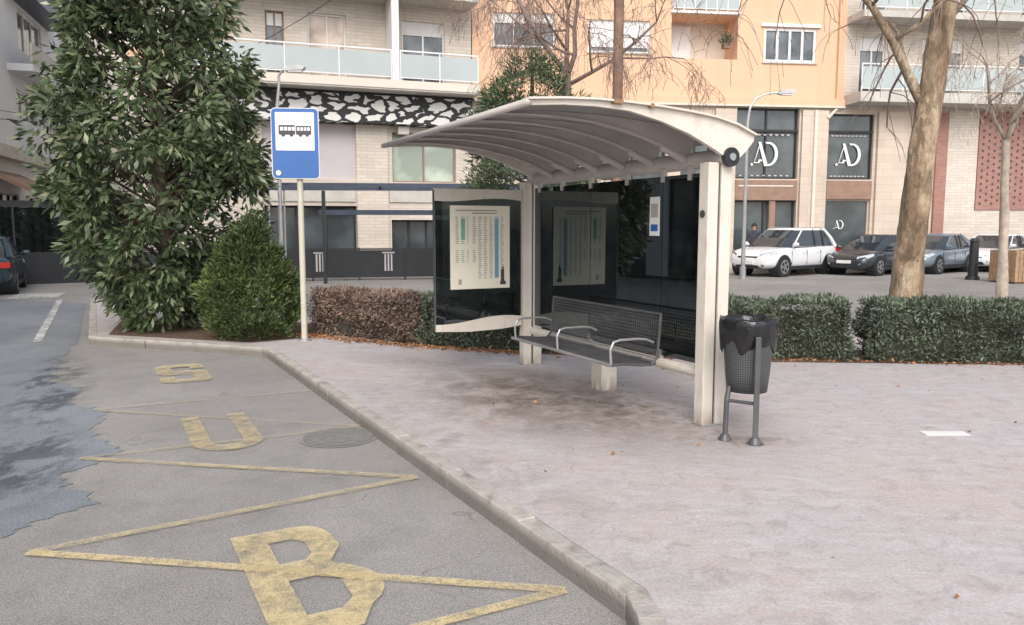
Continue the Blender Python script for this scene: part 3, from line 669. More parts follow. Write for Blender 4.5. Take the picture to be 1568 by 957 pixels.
def wave(z0,amp,tilt):
    n=20; return [(.13+1.06*i/n, z0+amp*math.sin(i/n*4.6+.5)+tilt*i/n) for i in range(n+1)]
wv=wave(1.875,.028,.03); m.prism([(.13,2.01),(1.19,2.01)]+wv[::-1],'x',X-.016,X+.016,'shelter')
wv=wave(.56,.035,.0); m.prism([(.13,.47),(.4,.44),(.8,.43),(1.19,.45)]+wv[::-1],'x',X-.016,X+.016,'shelter')
m.box(X-.012,X+.012,1.181,1.20,.46,1.99,'darkmetal')
m.box(X-.022,X-.008,.29,1.01,.91,1.83,'paper')
m.build('end_panel',SH)
m=MB(); xf=X-.0235
cols=['inkt','inkg','inkb','inkt','inkt','inkt','inkt','inkb','inkt']
for ci in range(9):
    y1=.95-ci*.068; w_=.045 if ci!=2 else .02
    zt=1.70
    for r in range(34):
        z=zt-r*.0205
        if z<1.02: break
        if ci<4 and 14<r<18: continue
        if ci<4 and r>24: continue
        ww=w_*random.uniform(.55,1); m.box(xf,xf+.002,y1-ww,y1,z,z+.009,cols[ci])
    if ci in(1,7): m.box(xf+.0005,xf+.0015,y1-w_,y1+.004,1.03 if ci==7 else 1.45,1.69,cols[ci])
for i,w_ in enumerate((.5,.3)): m.box(xf,xf+.002,.45,.45+w_,1.77-i*.03,1.785-i*.03,'inkt')
m.box(xf,xf+.002,.36,.40,.95,1.12,'ink'); m.box(xf+.0003,xf+.0023,.34,.41,.95,.99,'ink'); m.box(xf,xf+.002,.365,.385,1.121,1.15,'ink')
m.box(xf,xf+.002,.88,.92,.96,1.02,'inkt')
m.build('timetable_print',SH)
m=MB(); bx0,bx1=.38,2.2
prof=[(.70,.47),(.60,.475),(.50,.465),(.40,.452),(.30,.45),(.25,.50),(.235,.60),(.225,.72),(.215,.87)]
for x in (bx0,bx1):
    m.path([(x,y,z) for y,z in prof],.012,'darkmetal',6)
m.tube((bx0,.70,.47),(bx1,.70,.47),.015,.015,'steel',8); m.tube((bx0,.215,.87),(bx1,.215,.87),.013,.013,'darkmetal',8); m.tube((bx0,.27,.455),(bx1,.27,.455),.012,.012,'darkmetal',8)
nx=60
for i in range(1,nx):
    x=bx0+(bx1-bx0)*i/nx; m.path([(x,y,z) for y,z in prof],.0035,'darkmetal',4)
for (a,b),(c,d_) in zip(prof,prof[1:]):
    L=math.hypot(c-a,d_-b); k=max(1,int(L/.026))
    for i in range(k):
        t=i/k; y=a+(c-a)*t;z=b+(d_-b)*t; m.tube((bx0,y,z),(bx1,y,z),.0035,.0035,'darkmetal',4)
for x in (.42,1.3,2.16):
    m.path([(x,.68,.46),(x,.69,.60),(x,.66,.655),(x,.60,.67),(x,.42,.67),(x,.33,.66),(x,.26,.63)],.011,'steel',8)
for x in (.9,1.7): m.path([(x,.0,.40),(x,.2,.42),(x,.6,.45)],.018,'darkmetal',8)
m.build('bench',SH)
# ------------------------------------------------------------------ litter bin
bn=empty('litter_bin',(1.79,5.88,0),math.radians(-15)); m=MB()
prof=[(.145,.36),(.15,.36),(.165,.50),(.18,.70),(.195,.87)]
n=28; vs=[];fs=[]
for r,z in prof:
    for i in range(n): vs.append((r*math.cos(2*math.pi*i/n),r*math.sin(2*math.pi*i/n),z))
for j in range(len(prof)-1):
    for i in range(n): fs.append((j*n+i,j*n+(i+1)%n,(j+1)*n+(i+1)%n,(j+1)*n+i))
fs.append(tuple(range(n-1,-1,-1)))
m.add(vs,fs,'bin'); m.build('bucket',bn,smooth=True)
m=MB(); vs=[];fs=[]; n=48; rows=[(.188,.69),(.205,.73),(.212,.79),(.214,.86),(.212,.905),(.204,.92),(.19,.905),(.17,.85),(.13,.78),(.05,.74)]
for j,(r,z) in enumerate(rows):
    for i in range(n):
        a=2*math.pi*i/n; q=mnoise.noise(Vector((math.cos(a)*4,math.sin(a)*4,j*.35)))
        rr=r*(1+.06*q*(1 if j<6 else 2)); zz2=z+(.10*mnoise.noise(Vector((math.cos(a)*2.5,math.sin(a)*2.5,9))) if j<2 else .02*q)
        vs.append((rr*math.cos(a),rr*math.sin(a),zz2))
for j in range(len(rows)-1):
    for i in range(n): fs.append((j*n+i,j*n+(i+1)%n,(j+1)*n+(i+1)%n,(j+1)*n+i))
fs.append(tuple((len(rows)-1)*n+i for i in range(n)))
m.add(vs,fs,'bag'); m.build('plastic_bag',bn,smooth=True)
m=MB()
m.box(.045,.085,-.235,-.19,.02,.80,'darkmetal'); m.tube((.065,-.21,0),(.065,-.21,.05),.055,.028,'darkmetal',12); m.tube((.065,-.21,.0),(.065,-.21,.008),.065,.065,'darkmetal',12)
m.path([(-.15,-.14,.03),(-.145,-.12,.30),(-.13,-.08,.40)],.02,'darkmetal',8); m.tube((-.15,-.14,0),(-.15,-.14,.05),.055,.024,'darkmetal',12)
m.tube((-.145,-.12,.30),(.065,-.2,.30),.014,.014,'darkmetal',8)
m.build('stand',bn,bevel=.004)
# ------------------------------------------------------------------ bus stop sign
sg=empty('bus_stop_sign',(-2.92,10.93,0),math.radians(4)); m=MB()
m.tube((0,0,0),(0,0,2.32),.042,.040,'pole',16); m.tube((0,0,0),(0,0,.03),.09,.09,'steel',16); m.build('pole',sg)
def rrect(x0,x1,z0,z1,r,n=5):
    return arc(x1-r,z0+r,r,r,-90,0,n)+arc(x1-r,z1-r,r,r,0,90,n)+arc(x0+r,z1-r,r,r,90,180,n)+arc(x0+r,z0+r,r,r,180,270,n)
m=MB(); xo=-.03
m.prism(rrect(xo-.325,xo+.315,2.25,3.20,.06),'y',-.05,-.075,'white'); m.prism(rrect(xo-.315,xo+.305,2.26,3.19,.055),'y',-.0755,-.080,'signblue')
m.prism(rrect(xo-.265,xo+.255,2.63,3.14,.01,2),'y',-.0805,-.084,'white')
m.prism(rrect(xo-.22,xo+.0,2.84,2.97,.015,2),'y',-.0845,-.087,'ink'); m.prism(rrect(xo+.01,xo+.215,2.84,2.96,.015,2),'y',-.0845,-.087,'ink')
for i in range(4): m.box(xo-.20+i*.052,xo-.16+i*.052,-.089,-.0875,2.895,2.945,'white')
for i in range(4): m.box(xo+.025+i*.046,xo+.06+i*.046,-.089,-.0875,2.895,2.94,'white')
for x in(-.16,-.05,.07,.16): m.tube((xo+x,-.0845,2.84),(xo+x,-.088,2.84),.026,.026,'ink',12)
m.tube((xo-.24,-.0805,2.33),(xo-.24,-.083,2.33),.035,.035,'white',14)
m.box(-.05,.05,-.05,.045,2.4,2.44,'steel'); m.box(-.05,.05,-.05,.045,2.95,2.99,'steel')
m.build('sign_panel',sg)
# ------------------------------------------------------------------ street lamps
def lamp(loc,h,arm,r=.05,rz=0):
    e=empty('street_lamp',loc,rz); m=MB()
    m.path([(0,0,0),(0,0,h*.3),(0,0,h-1.0),(.06,0,h-.5),(.25*arm,0,h-.18),(.6*arm,0,h-.03),(arm,0,h)],[r*1.5,r*1.2,r,r*.8,r*.7,r*.65,r*.6],'steel',8)
    m.prism([(arm-.05,h-.06),(arm+.45,h-.03),(arm+.5,h+.04),(arm+.35,h+.1),(arm,h+.07)],'y',-.1,.1,'steel'); m.box(arm+.05,arm+.42,-.08,.08,h-.085,h-.05,'white')
    m.tube((0,0,0),(0,0,.4),r*2,r*2,'steel',10); m.build('pole_and_head',e,smooth=False)
lamp((-6.45,22,ZR),6.0,.3); lamp((7.6,25.8,ZR),6.0,1.0)
e=empty('utility_pole',(1.70,13.0,0)); m=MB(); m.tube((0,0,0),(.02,0,8.5),.09,.075,'polebrown',12); m.build('shaft',e)
e=empty('overhead_cable'); m=MB()
def cable(a,b,sag,r=.012):
    a=Vector(a);b=Vector(b); m.path([a.lerp(b,i/14)+Vector((0,0,-sag*4*(i/14)*(1-i/14))) for i in range(15)],r,'black',5)
cable((-9.2,27.2,7.4),(-2.0,24,10.6),.25); cable((-20,26,6.0),(-17,30,5.6),.05); cable((-19.5,26,5.4),(-13.2,27,5.0),.1)
m.build('wire',e)
bo=empty('bollard',(15.0,25.5,ZR)); m=MB(); m.tube((0,0,0),(0,0,1.25),.16,.13,'black',12); m.tube((0,0,1.25),(0,0,1.35),.17,.10,'black',12); m.tube((0,0,0),(0,0,.12),.22,.2,'black',12); m.build('post',bo)
pl=empty('wooden_planter',(15.6,24.2,ZR),.2); m=MB()
for i in range(8): m.box(-.55+i*.14,-.55+i*.14+.12,-.5,-.46,.05,1.0,'woodslat'); m.box(-.55+i*.14,-.55+i*.14+.12,.46,.5,.05,1.0,'woodslat'); m.box(-.56,-.52,-.45+i*.115,-.45+i*.115+.10,.05,1.0,'woodslat'); m.box(.54,.58,-.45+i*.115,-.45+i*.115+.10,.05,1.0,'woodslat')
m.box(-.5,.52,-.45,.45,0,.85,'soil'); m.build('slatted_box',pl)
# ------------------------------------------------------------------ cars
def car(loc,rz,L=4.45,W=1.84,H=1.62,paint='cw',kind='suv'):
    e=empty('parked_car',(loc[0],loc[1],ZR),rz); hw=W/2; h=L/2
    if kind=='suv':
        st=[(-1,.50,.90,.76),(-.965,.36,1.03,.90),(-.82,.27,1.10,.98),(-.4,.24,1.07,1.),(0,.24,1.04,1.),(.33,.24,1.02,1.),(.52,.25,1.01,1.),(.74,.26,.96,.985),(.88,.27,.88,.92),(.96,.30,.76,.80),(1,.36,.62,.66)]
        gb=(-.93,.56); gr=(-.70,.12)
    else:
        st=[(-1,.45,.80,.76),(-.965,.34,.92,.90),(-.82,.22,.98,.98),(-.4,.2,.95,1.),(0,.2,.93,1.),(.33,.2,.92,1.),(.52,.21,.90,1.),(.74,.22,.83,.985),(.88,.23,.75,.92),(.96,.26,.64,.80),(1,.32,.53,.66)]
        gb=(-.90,.56); gr=(-.52,.10)
    m=MB(); R=[]
    for x,lo,tp_,wf in st:
        w_=hw*wf
        half=[(0,lo),(w_*.85,lo),(w_*.985,lo+.14),(w_,lo+(tp_-lo)*.5),(w_*.985,lo+(tp_-lo)*.72),(w_*.955,tp_-.04),(w_*.80,tp_),(w_*.4,tp_+.02),(0,tp_+.025)]
        ring=half+[(-a,b) for a,b in half[-2:0:-1]]; R.append([(x*h,a,b) for a,b in ring])
    n=len(R[0]); vs=[v for r in R for v in r]; fs=[]
    for i in range(len(R)-1):
        for j in range(n): fs.append((i*n+j,i*n+(j+1)%n,(i+1)*n+(j+1)%n,(i+1)*n+j))
    fs.append(tuple(range(n-1,-1,-1))); fs.append(tuple((len(R)-1)*n+j for j in range(n)))
    m.add(vs,fs,paint); m.build('body',e,smooth=True,subsurf=1)
    zb=st[4][2]-.03; zr=H-.035
    x0,x3=gb[0]*h,gb[1]*h; x1,x2=gr[0]*h,gr[1]*h; wb=hw*.93; wr=hw*.72
    B=[(x0,wb*.84),(x0+.25,wb*.97),(x3-.45,wb),(x3,wb*.72),(x3,-wb*.72),(x3-.45,-wb),(x0+.25,-wb*.97),(x0,-wb*.84)]
    T=[(x1,wr*.86),(x1+.2,wr*.97),(x2-.25,wr),(x2,wr*.80),(x2,-wr*.80),(x2-.25,-wr),(x1+.2,-wr*.97),(x1,-wr*.86)]
    Mi=[((a+c)/2+(.03 if a>0 else -.05),(b+d_)/2*1.025) for (a,b),(c,d_) in zip(B,T)]
    m=MB(); vs=[(a,b,zb) for a,b in B]+[(a,b,(zb+zr)/2) for a,b in Mi]+[(a,b,zr-.02) for a,b in T]
    m.add(vs,[(k*8+i,k*8+(i+1)%8,(k+1)*8+(i+1)%8,(k+1)*8+i)[::-1] for k in(0,1) for i in range(8)],'carglass'); m.build('glasshouse',e,smooth=False)
    m=MB()
    ringA=[(a+(.05 if i in(3,4) else 0)-(.09 if i in(0,7) else 0),b*1.05,zr-.055) for i,(a,b) in enumerate(T)]
    ringB=[(a-(.05 if i in(0,7) else 0),b*1.02,zr) for i,(a,b) in enumerate(T)]
    ringC=[(x1+(a-x1)*.86+.1,b*.75,zr+.03) for a,b in T]
    m.add(ringA+ringB+ringC,[(k*8+i,k*8+(i+1)%8,(k+1)*8+(i+1)%8,(k+1)*8+i)[::-1] for k in (0,1) for i in range(8)]+[tuple(range(16,24))[::-1]],paint)
    m.build('roof',e,smooth=True)
    m=MB()
    for s in(1,-1):
        m.path([(x3-.42,s*wb*1.0,zb-.01),(Mi[2][0]-.0,s*Mi[2][1]*1.005,(zb+zr)/2),(x2-.25,s*wr*1.01,zr-.03)],[.03,.026,.03],paint,6)
        m.path([(x0+.2,s*wb*.965,zb),(Mi[1][0]-.02,s*Mi[1][1],(zb+zr)/2),(x1+.16,s*wr*.97,zr-.02)],[.10,.085,.06],paint,6)
        for bx,bw_ in (((x1+x2)/2+.05,.03),(x1+.42,.025)):
            m.path([(bx+.03,s*(wb*.995),zb),(bx+.01,s*(wb+wr)*.5*1.022,(zb+zr)/2),(bx-.03,s*(wr*1.0),zr-.02)],bw_,'black',6)
        m.path([(x0+.25,s*wb*.985,zb+.03),(0,s*wb*1.01,zb+.02),(x3-.45,s*wb*1.005,zb+.02)],.013,'rim',5)
        m.path([(x3-.38,s*hw*.95,zb+.06),(x3-.36,s*(hw+.05),zb+.10),(x3-.36,s*(hw+.18),zb+.11)],[.03,.075,.055],paint,8)
        for dx in (.95,.02,-.85): m.box(dx-.006,dx+.006,hw*.9 if s>0 else -hw*1.0-.001,hw*1.0+.001 if s>0 else -hw*.9,.42,zb-.12,'black')
        m.box(-.9,1.0,hw*.9 if s>0 else -(hw+.004),(hw+.004) if s>0 else -hw*.9,st[4][1]+.0,st[4][1]+.12,'black')
        for dx in(.12,-.78): m.box(dx,dx+.17,hw*.97 if s>0 else -hw-.012,hw+.012 if s>0 else -hw*.97,zb-.19,zb-.165,paint)
        if kind=='suv': m.path([(x1+.2,s*wr*.93,zr+.0),(x1+.3,s*wr*.93,zr+.045),(x2-.35,s*wr*.93,zr+.045),(x2-.25,s*wr*.93,zr)],.014,'rim',6)
        wr_=.35 if kind=='suv' else .32
        for wx in (h-.86,-h+.82):
            n=24
            m.tube((wx,s*hw*.6,wr_+.01),(wx,s*(hw+.003),wr_+.01),wr_+.055,wr_+.055,'black',n)
            m.tube((wx,s*hw*.7,wr_),(wx,s*(hw+.015),wr_),wr_,wr_,'rubber',n)
            m.tube((wx,s*(hw+.0155),wr_),(wx,s*(hw+.019),wr_),wr_*.70,wr_*.68,'rim',n)
            for q in range(5):
                a=2*math.pi*(q+.5)/5; m.tube((wx+math.cos(a)*wr_*.42,s*(hw+.0195),wr_+math.sin(a)*wr_*.42),(wx+math.cos(a)*wr_*.42,s*(hw+.023),wr_+math.sin(a)*wr_*.42),wr_*.17,wr_*.17,'rubber',8)
        zt=st[8][2]
        hl=[(h*.975-.02,s*hw*.50,zt-.20),(h*.89,s*hw*.84,zt-.15),(h*.78,s*hw*.975,zt-.05),(h*.78,s*hw*.93,zt+.03),(h*.88,s*hw*.80,zt-.02),(h*.955,s*hw*.50,zt-.09)]
        hl2=[(x+.03,y*1.02,z+.012) for x,y,z in hl]
        m.add(hl+hl2,[(0,1,2,3,4,5),(6,7,8,9,10,11)]+[(i,(i+1)%6,6+(i+1)%6,6+i) for i in range(6)],'headlight')
        m.tube((h*.90,s*hw*.62,.42),(h*.975,s*hw*.63,.42),.07,.06,'black',10); m.tube((h*.975,s*hw*.63,.42),(h*.985,s*hw*.63,.42),.04,.035,'headlight',10)
        zt=st[1][2]
        m.box(-h-.005,-h+.30,hw*.60 if s>0 else -hw*.93,hw*.93 if s>0 else -hw*.60,zt-.22,zt-.08,'taillight')
    zt=st[9][2]
    m.prism([(-hw*.36,zt-.17),(hw*.36,zt-.17),(hw*.44,zt-.05),(-hw*.44,zt-.05)],'x',h*.9,h*.985+.008,'black')
    m.prism([(-hw*.55,.29),(hw*.55,.29),(hw*.45,.41),(-hw*.45,.41)],'x',h*.9,h+.002,'black')
    m.box(h*.98,h+.02,-.26,.26,.44,.55,'plate'); m.box(-h-.02,-h+.05,-.26,.26,.62,.73,'plate'); m.box(-h-.008,-h+.2,-hw*.7,hw*.7,.37,.49,'black')
    m.build('trim_lights_wheels',e)
    return e
M['cw']=carpaint('car_paint_white',(.78,.79,.80),0); M['cb']=carpaint('car_paint_black',(.035,.04,.048)); M['cg']=carpaint('car_paint_grey_blue',(.18,.22,.27)); M['ct']=carpaint('car_paint_dark_teal',(.015,.045,.06)); M['cs']=carpaint('car_paint_silver',(.32,.33,.35),.5)
HD=math.radians(180+38)
car((9.85,28.4),HD,4.5,1.85,1.68,'cw','suv')
car((13.35,28.9),HD,4.3,1.76,1.44,'cb','sedan')
car((15.9,29.8),HD,4.2,1.76,1.46,'cg','sedan')
car((19.0,31.0),HD,4.1,1.74,1.45,'cw','sedan')
car((20.4,29.0),HD,4.5,1.84,1.66,'cs','suv')
car((-14.15,20.9),math.atan2(.884,-.467),4.2,1.78,1.48,'ct','sedan')
# ------------------------------------------------------------------ pedestrian behind the white car
def person(loc,rz):
    e=empty('pedestrian',loc,rz)
    J=[(0,0,.93),(0,0,1.12),(0,0,1.36),(0,0,1.44),(0,.01,1.50),(0,0,1.60),(0,0,1.68),
       (.19,0,1.37),(.24,.03,1.10),(.22,.10,.86),(-.19,0,1.37),(-.24,-.03,1.10),(-.22,.04,.86),
       (.09,0,.88),(.10,.05,.48),(.10,.10,.08),(.10,.20,.04),(-.09,0,.88),(-.10,-.04,.48),(-.10,-.14,.08),(-.10,-.04,.04)]
    E=[(0,1),(1,2),(2,3),(3,4),(4,5),(5,6),(2,7),(7,8),(8,9),(2,10),(10,11),(11,12),(0,13),(13,14),(14,15),(15,16),(0,17),(17,18),(18,19),(19,20)]
    rad=[.15,.14,.17,.07,.055,.095,.075,.075,.05,.035,.075,.05,.035,.095,.065,.04,.04,.095,.065,.04,.04]
    me=bpy.data.meshes.new('body'); me.from_pydata(J,E,[]); o=bpy.data.objects.new('body',me); COL.objects.link(o); o.parent=e
    o.modifiers.new('sk','SKIN')
    for i,r in enumerate(rad): me.skin_vertices[0].data[i].radius=(r,r*.8)
    me.skin_vertices[0].data[0].use_root=True
    s=o.modifiers.new('ss','SUBSURF'); s.levels=2; s.render_levels=2
    m_,nt,b=newmat('pedestrian_clothes'); tc=nt.nodes.new('ShaderNodeTexCoord'); sp=nt.nodes.new('ShaderNodeSeparateXYZ'); lnk(nt,tc.outputs['Object'],sp.inputs[0])
    c=ramp(nt,math_(nt,'MULTIPLY',sp.outputs[2],.5),[(0.,(.03,.03,.03)),(.05,(.07,.09,.14)),(.44,(.05,.05,.07)),(.735,(.5,.3,.22))],'CONSTANT'); lnk(nt,c,b.inputs['Base Color']); b.inputs['Roughness'].default_value=.8
    me.materials.append(m_)
    m=MB(); vs=[];fs=[];n=14
    for j in range(6):
        ph=math.pi/2*j/5
        for i in range(n):
            a=2*math.pi*i/n; vs.append((.105*math.cos(a)*math.cos(ph),-.012+.115*math.sin(a)*math.cos(ph),1.62+.125*math.sin(ph)-(.10 if j==0 and math.sin(a)<.3 else 0)))
    for j in range(5):
        for i in range(n): fs.append((j*n+i,j*n+(i+1)%n,(j+1)*n+(i+1)%n,(j+1)*n+i))
    m.add(vs,fs,'hair'); m.build('hair',e,smooth=True)
    m=MB(); m.tube((0,.09,1.60),(0,.115,1.59),.014,.01,'skin',6)
    for s in(1,-1): m.tube((s*.035,.085,1.63),(s*.035,.095,1.63),.01,.008,'ink',6); m.tube((s*.1,0,1.60),(s*.112,0,1.6),.022,.018,'skin',8)
    m.box(-.022,.022,.088,.096,1.548,1.556,'brown'); m.build('face',e)
    m=MB()
    for s,yy in((1,.10),(-1,.04)):
        m.box(s*.22-.018,s*.22+.018,yy-.04,yy+.035,.77,.86,'skin')
        for q in range(4): m.tube((s*.22,yy-.03+q*.02,.77),(s*.222,yy-.03+q*.022,.70+abs(q-1.5)*.008),.009,.007,'skin',5)
        m.tube((s*.21,yy+.03,.83),(s*.205,yy+.07,.77),.010,.008,'skin',5)
    m.build('hands',e)
person((9.45,30.75,0),math.radians(150))
# ------------------------------------------------------------------ vegetation
def crown(name,center,prof,nclump,per,cr,ls,lw,mat,parent,seed,lump=.2,gap=.45,droop=.3,inner=.45):
    r=np.random.default_rng(seed); zs=np.array([p[0] for p in prof]); rs=np.array([p[1] for p in prof])
    C=[]; tries=0
    while len(C)<nclump and tries<nclump*30:
        tries+=1
        z=r.uniform(zs[0],zs[-1]); R=np.interp(z,zs,rs)
        if r.uniform()>R/rs.max(): continue
        a=r.uniform(0,2*math.pi)
        q=mnoise.noise(Vector((math.cos(a)*1.4+seed,math.sin(a)*1.4,z*1.1)))
        g=mnoise.noise(Vector((math.cos(a)*2.7*R,math.sin(a)*2.7*R,z*2.2+seed)))
        rad=R*(1+lump*2*q)*r.uniform(inner,1)**.6
        if g<-gap+.2 and rad>R*.6: continue
        C.append((center[0]+rad*math.cos(a),center[1]+rad*math.sin(a),z))
    C=np.array(C)
    n=len(C)*per; idx=np.repeat(np.arange(len(C)),per)
    off=nrm(r.normal(size=(n,3)))*(r.uniform(.15,1,(n,1))**.7)*cr*r.uniform(.6,1.25,len(C))[idx][:,None]
    P=C[idx]+off
    out=C[idx]-np.array([center[0],center[1],0]); out[:,2]=0; out=nrm(out)
    D=nrm(nrm(off)*.9+out*.5+r.normal(size=(n,3))*.35+np.array([0,0,-droop]))
    V=leafquads(P,D,r.uniform(.65,1.25,n)*ls,r.uniform(.7,1.2,n)*lw,r)
    V[:,:,2]=np.maximum(V[:,:,2],.015)
    quadsmesh(name,V,mat,parent); return C
mg=empty('magnolia_tree',(0,0,0))
prof=[(.15,.4),(.5,.85),(1.0,1.12),(1.6,1.3),(2.2,1.44),(2.8,1.47),(3.4,1.35),(4.1,1.18),(5.1,.98),(6.0,.75),(6.9,.25)]
C=crown('foliage',(-5.5,12.2),prof,600,40,.24,.165,.06,'leaf',mg,3,lump=.22,gap=.36,droop=.45)
C2=crown('side_foliage',(-4.15,12.0),[(1.9,.2),(2.3,.42),(2.9,.25)],26,42,.2,.16,.06,'leaf',mg,5,droop=.5)
m=MB(); m.path([(-5.32,12.2,-.02),(-5.36,12.2,.7),(-5.42,12.22,2.2),(-5.4,12.2,4),(-5.45,12.2,6.4)],[.14,.11,.10,.07,.03],'bark',10)
for i in range(0,len(C),4):
    c=Vector(C[i]); z0=max(.4,c.z-.6-.3*random.random()); m.path([(-5.4,12.2,z0),((c.x-5.4)/2,(c.y+12.2)/2,(c.z+z0)/2+.05),c],[.03,.02,.008],'bark',5)
for c in C2[::4]: m.path([(-5.4,12.2,1.9),(-4.6,12.1,2.2),tuple(c)],[.03,.02,.008],'bark',5)
m.build('trunk_and_limbs',mg)
th=empty('conifer_shrub')
C=crown('foliage',(-3.78,11.35),[(.05,.5),(.3,.68),(.65,.72),(1.0,.58),(1.35,.36),(1.75,.06)],500,40,.11,.085,.022,'thuja',th,8,lump=.16,gap=.8,droop=-.9,inner=.55)
m=MB(); m.path([(-3.78,11.35,0),(-3.78,11.35,.8),(-3.78,11.35,1.5)],[.06,.04,.01],'bark',8)
for c in C[::9]: m.path([(-3.78,11.35,max(.1,c[2]-.4)),tuple(c)],[.012,.004],'bark',4)
m.build('stems',th)
cd=empty('pine_tree')
C=crown('foliage',(.35,13.9),[(.5,.6),(1.2,1.15),(2.0,1.3),(2.7,1.15),(3.3,1.05),(3.8,.95),(4.15,.7),(4.5,.1)],540,42,.2,.13,.022,'cedar',cd,21,lump=.25,gap=.42,droop=-.35)
m=MB(); m.path([(.35,13.9,0),(.35,13.9,2.5),(.35,13.9,4.4)],[.13,.09,.02],'bark',8)
for c in C[::5]: m.path([(.35,13.9,max(.3,c[2]-.4)),tuple(c)],[.025,.006],'bark',4)
m.build('trunk_and_branches',cd)
def hedge(pts,wd,ht,mat,dens,seed):
    r=np.random.default_rng(seed); e=empty('hedge'); core=MB(); VV=[]
    for a,b in zip(pts,pts[1:]):
        a=np.array(a);b=np.array(b);L=np.linalg.norm(b-a);t=(b-a)/L;nn=np.array([-t[1],t[0]])
        if nn[1]<0: nn=-nn
        c=.12
        q=[a+nn*c+t*.04,b+nn*c-t*.04,b+nn*(wd-c)-t*.04,a+nn*(wd-c)+t*.04]
        core.add([(x[0],x[1],.0) for x in q]+[(x[0],x[1],ht-.14) for x in q],[(0,3,2,1),(4,5,6,7),(0,1,5,4),(1,2,6,5),(2,3,7,6),(3,0,4,7)],'hcore')
        faces=[(L*ht,'f'),(L*wd,'t'),(L*ht*.6,'b'),(wd*ht,'e0'),(wd*ht,'e1')]
        for A,kd in faces:
            n=int(A*dens); s_=r.uniform(0,L,n); u_=r.uniform(0,1,n); z_=r.uniform(0,1,n)
            if kd=='f': y=np.zeros(n);z=z_*ht;N=-nn
            elif kd=='b': y=np.full(n,wd);z=z_*ht;N=nn
            elif kd=='t': y=u_*wd;z=np.full(n,ht);N=None
            else: s_=np.full(n,0. if kd=='e0' else L); y=u_*wd; z=z_*ht; N=-t if kd=='e0' else t
            N3=np.zeros((n,3))
            if N is None: N3[:,2]=1
            else: N3[:,0]=N[0];N3[:,1]=N[1]
            P=np.zeros((n,3)); P[:,:2]=a+np.outer(s_,t)+np.outer(y,nn); P[:,2]=z
            nz=np.array([mnoise.noise(Vector((x[0]*2.2,x[1]*2.2,x[2]*3.))) for x in P]); P+=N3*(nz[:,None]*.15-.01-r.uniform(0,.08,(n,1)))
            edge_=np.clip((z/ht-.75)/.25,0,1)
            if N is not None: P-=N3*(edge_**2)[:,None]*.08
            D=nrm(N3*.7+r.normal(size=(n,3))*.6+np.array([0,0,.35]))
            P[:,2]=np.maximum(P[:,2],.02)
            VV.append(leafquads(P,D,r.uniform(.6,1.8,n)*.044,r.uniform(.6,1.3,n)*.021,r))
    quadsmesh('foliage',np.concatenate(VV),mat,e); core.build('twig_core',e)
    return e
hedge([(-3.0,11.62),(-1.3,10.55)],.6,.66,'hedge_red',3600,1)
hedge([(-1.25,10.5),(.15,9.95),(2.9,9.40),(4.02,9.22)],.62,.70,'hedge',3600,2)
hedge([(4.30,9.18),(6.5,8.98),(9.2,8.75)],.65,.71,'hedge',3600,3)
n=1300; t=rng.uniform(0,1,n)**1.3; hx=np.interp(t,[0,.35,.6,1],[-3.1,-1.2,.3,8]); hy=np.interp(t,[0,.35,.6,1],[11.5,10.35,9.75,8.7]); P=np.stack([hx+rng.normal(size=n)*.1,hy-np.abs(rng.normal(size=n))*.10+.05,np.full(n,.012)],1)
D=rng.normal(size=(n,3)); D[:,2]=np.abs(D[:,2])*.25; D=nrm(D); quadsmesh('fallen_leaves',leafquads(P,D,rng.uniform(.03,.07,n),rng.uniform(.02,.04,n),rng),'litter')
n=60; P=np.stack([rng.uniform(-2,7,n),rng.uniform(3,9,n),np.full(n,.012)],1); P=P[(P[:,0]*.883+P[:,1]*.469)>2.4]; n=len(P)
D=rng.normal(size=(n,3)); D[:,2]=np.abs(D[:,2])*.2; D=nrm(D); quadsmesh('scattered_leaves',leafquads(P,D,rng.uniform(.025,.05,n),rng.uniform(.015,.03,n),rng),'litter')
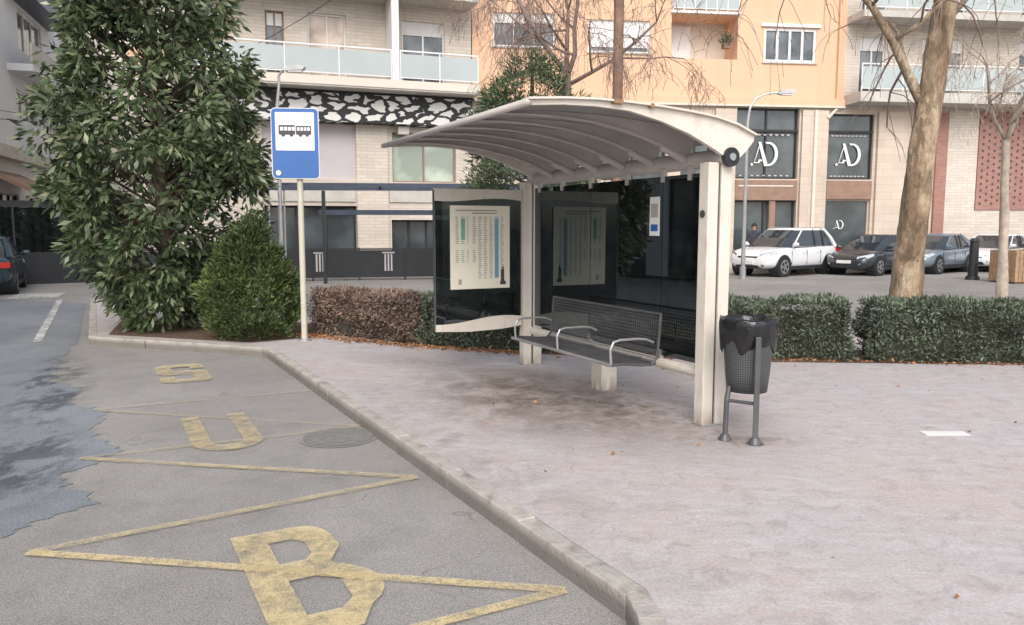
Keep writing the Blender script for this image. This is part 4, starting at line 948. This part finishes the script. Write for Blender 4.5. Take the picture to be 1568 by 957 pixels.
def bare(name,trunk,tr,limbs,mat,tmat,seed,depth=4,spread=.55,droop=.12,rmin=.004,kids=3):
    r=random.Random(seed); e=empty(name); m=MB()
    def grow(p,d,L,rad,lev):
        pts=[p]; rs=[rad]; n=4; dd=Vector(d)
        for i in range(n):
            dd=(dd+Vector((r.gauss(0,.16),r.gauss(0,.16),r.gauss(0,.12)-(droop*(depth-lev)*.25 if lev<depth-1 else 0)))).normalized()
            pts.append(pts[-1]+dd*L/n); rs.append(max(rmin,rad*(1-.5*(i+1)/n)))
        m.path(pts,rs,mat if lev>=depth-1 else tmat,6 if lev>=depth-1 else (4 if lev>0 else 3))
        if lev<=0: return
        for i in range(1,n+1):
            for _ in range(kids if i==n else max(1,kids-1)):
                a=Vector((r.gauss(0,1),r.gauss(0,1),r.gauss(.1,.7))).normalized()
                nd=(dd*(1-spread)+a*spread).normalized()
                grow(pts[i],nd,L*r.uniform(.45,.78),max(rmin,rs[i]*.6),lev-1)
    P=[Vector(q) for q in trunk]; n=22; fs=[]; vs=[]
    cum=[0]
    for a,b in zip(P,P[1:]): cum.append(cum[-1]+(b-a).length)
    K=max(8,int(cum[-1]/.12))
    for i in range(K+1):
        s=cum[-1]*i/K; j=max(q for q in range(len(P)) if cum[q]<=s+1e-9); j=min(j,len(P)-2); u=(s-cum[j])/(cum[j+1]-cum[j])
        c=P[j].lerp(P[j+1],u); rr=tr[j]+(tr[j+1]-tr[j])*u
        for q in range(n):
            a=2*math.pi*q/n; k=1+.16*mnoise.noise(Vector((math.cos(a)*1.6,math.sin(a)*1.6,s*1.3+seed)))+.08*mnoise.noise(Vector((math.cos(a)*5,math.sin(a)*5,s*5)))
            vs.append((c.x+rr*k*math.cos(a),c.y+rr*k*math.sin(a),c.z))
    for i in range(K):
        for q in range(n): fs.append((i*n+q,i*n+(q+1)%n,(i+1)*n+(q+1)%n,(i+1)*n+q))
    m.add(vs,fs,mat)
    for p,d,L,rad in limbs: grow(Vector(p),Vector(d).normalized(),L,rad,depth)
    m.build('trunk_and_branches',e,smooth=True)
bare('plane_tree',[(5.50,11.0,-.02),(5.53,11,.35),(5.56,11,.9),(5.60,11,1.8),(5.68,11,2.9),(5.76,11,3.6),(5.9,11,5.0),(6.05,11,6.5)],[.30,.225,.20,.185,.17,.165,.14,.10],
  [((5.70,11,3.15),(-.35,.0,.9),2.2,.075),((6.05,11,6.4),(.3,.2,.9),1.6,.09),((5.85,11,4.3),(.8,-.1,.6),1.9,.045),((5.95,11,5.3),(.8,-.1,.4),1.8,.05),((6.0,11,5.8),(-.8,.3,.3),2.2,.05),((5.9,11,5.2),(-.9,-.3,.5),1.8,.045)],'plane_bark','twig',11,depth=3,droop=.7,kids=2)
bare('bare_tree',[(1.1,14.8,-.02),(1.1,14.8,2.5),(1.0,14.8,4.4)],[.14,.11,.08],
  [((1.0,14.8,4.3),(.55,0,.9),1.8,.05),((1.0,14.8,4.4),(-.6,-.1,.75),2.2,.05),((1.0,14.8,4.4),(.1,.3,1),1.8,.05),((1.05,14.8,4.2),(.95,-.2,.6),1.9,.04)],'twig','twig',5,depth=4,droop=.35,kids=2)
bare('bare_tree',[(11.6,18.5,ZR),(11.55,18.5,1.5),(11.45,18.5,3.6)],[.13,.10,.08],
  [((11.45,18.5,3.5),(.5,0,.8),2.0,.05),((11.45,18.5,3.6),(-.6,.1,.8),2.1,.05),((11.45,18.5,3.4),(.1,-.2,1),2.2,.05)],'twiglight','twiglight',9,depth=4,droop=.3,kids=2)
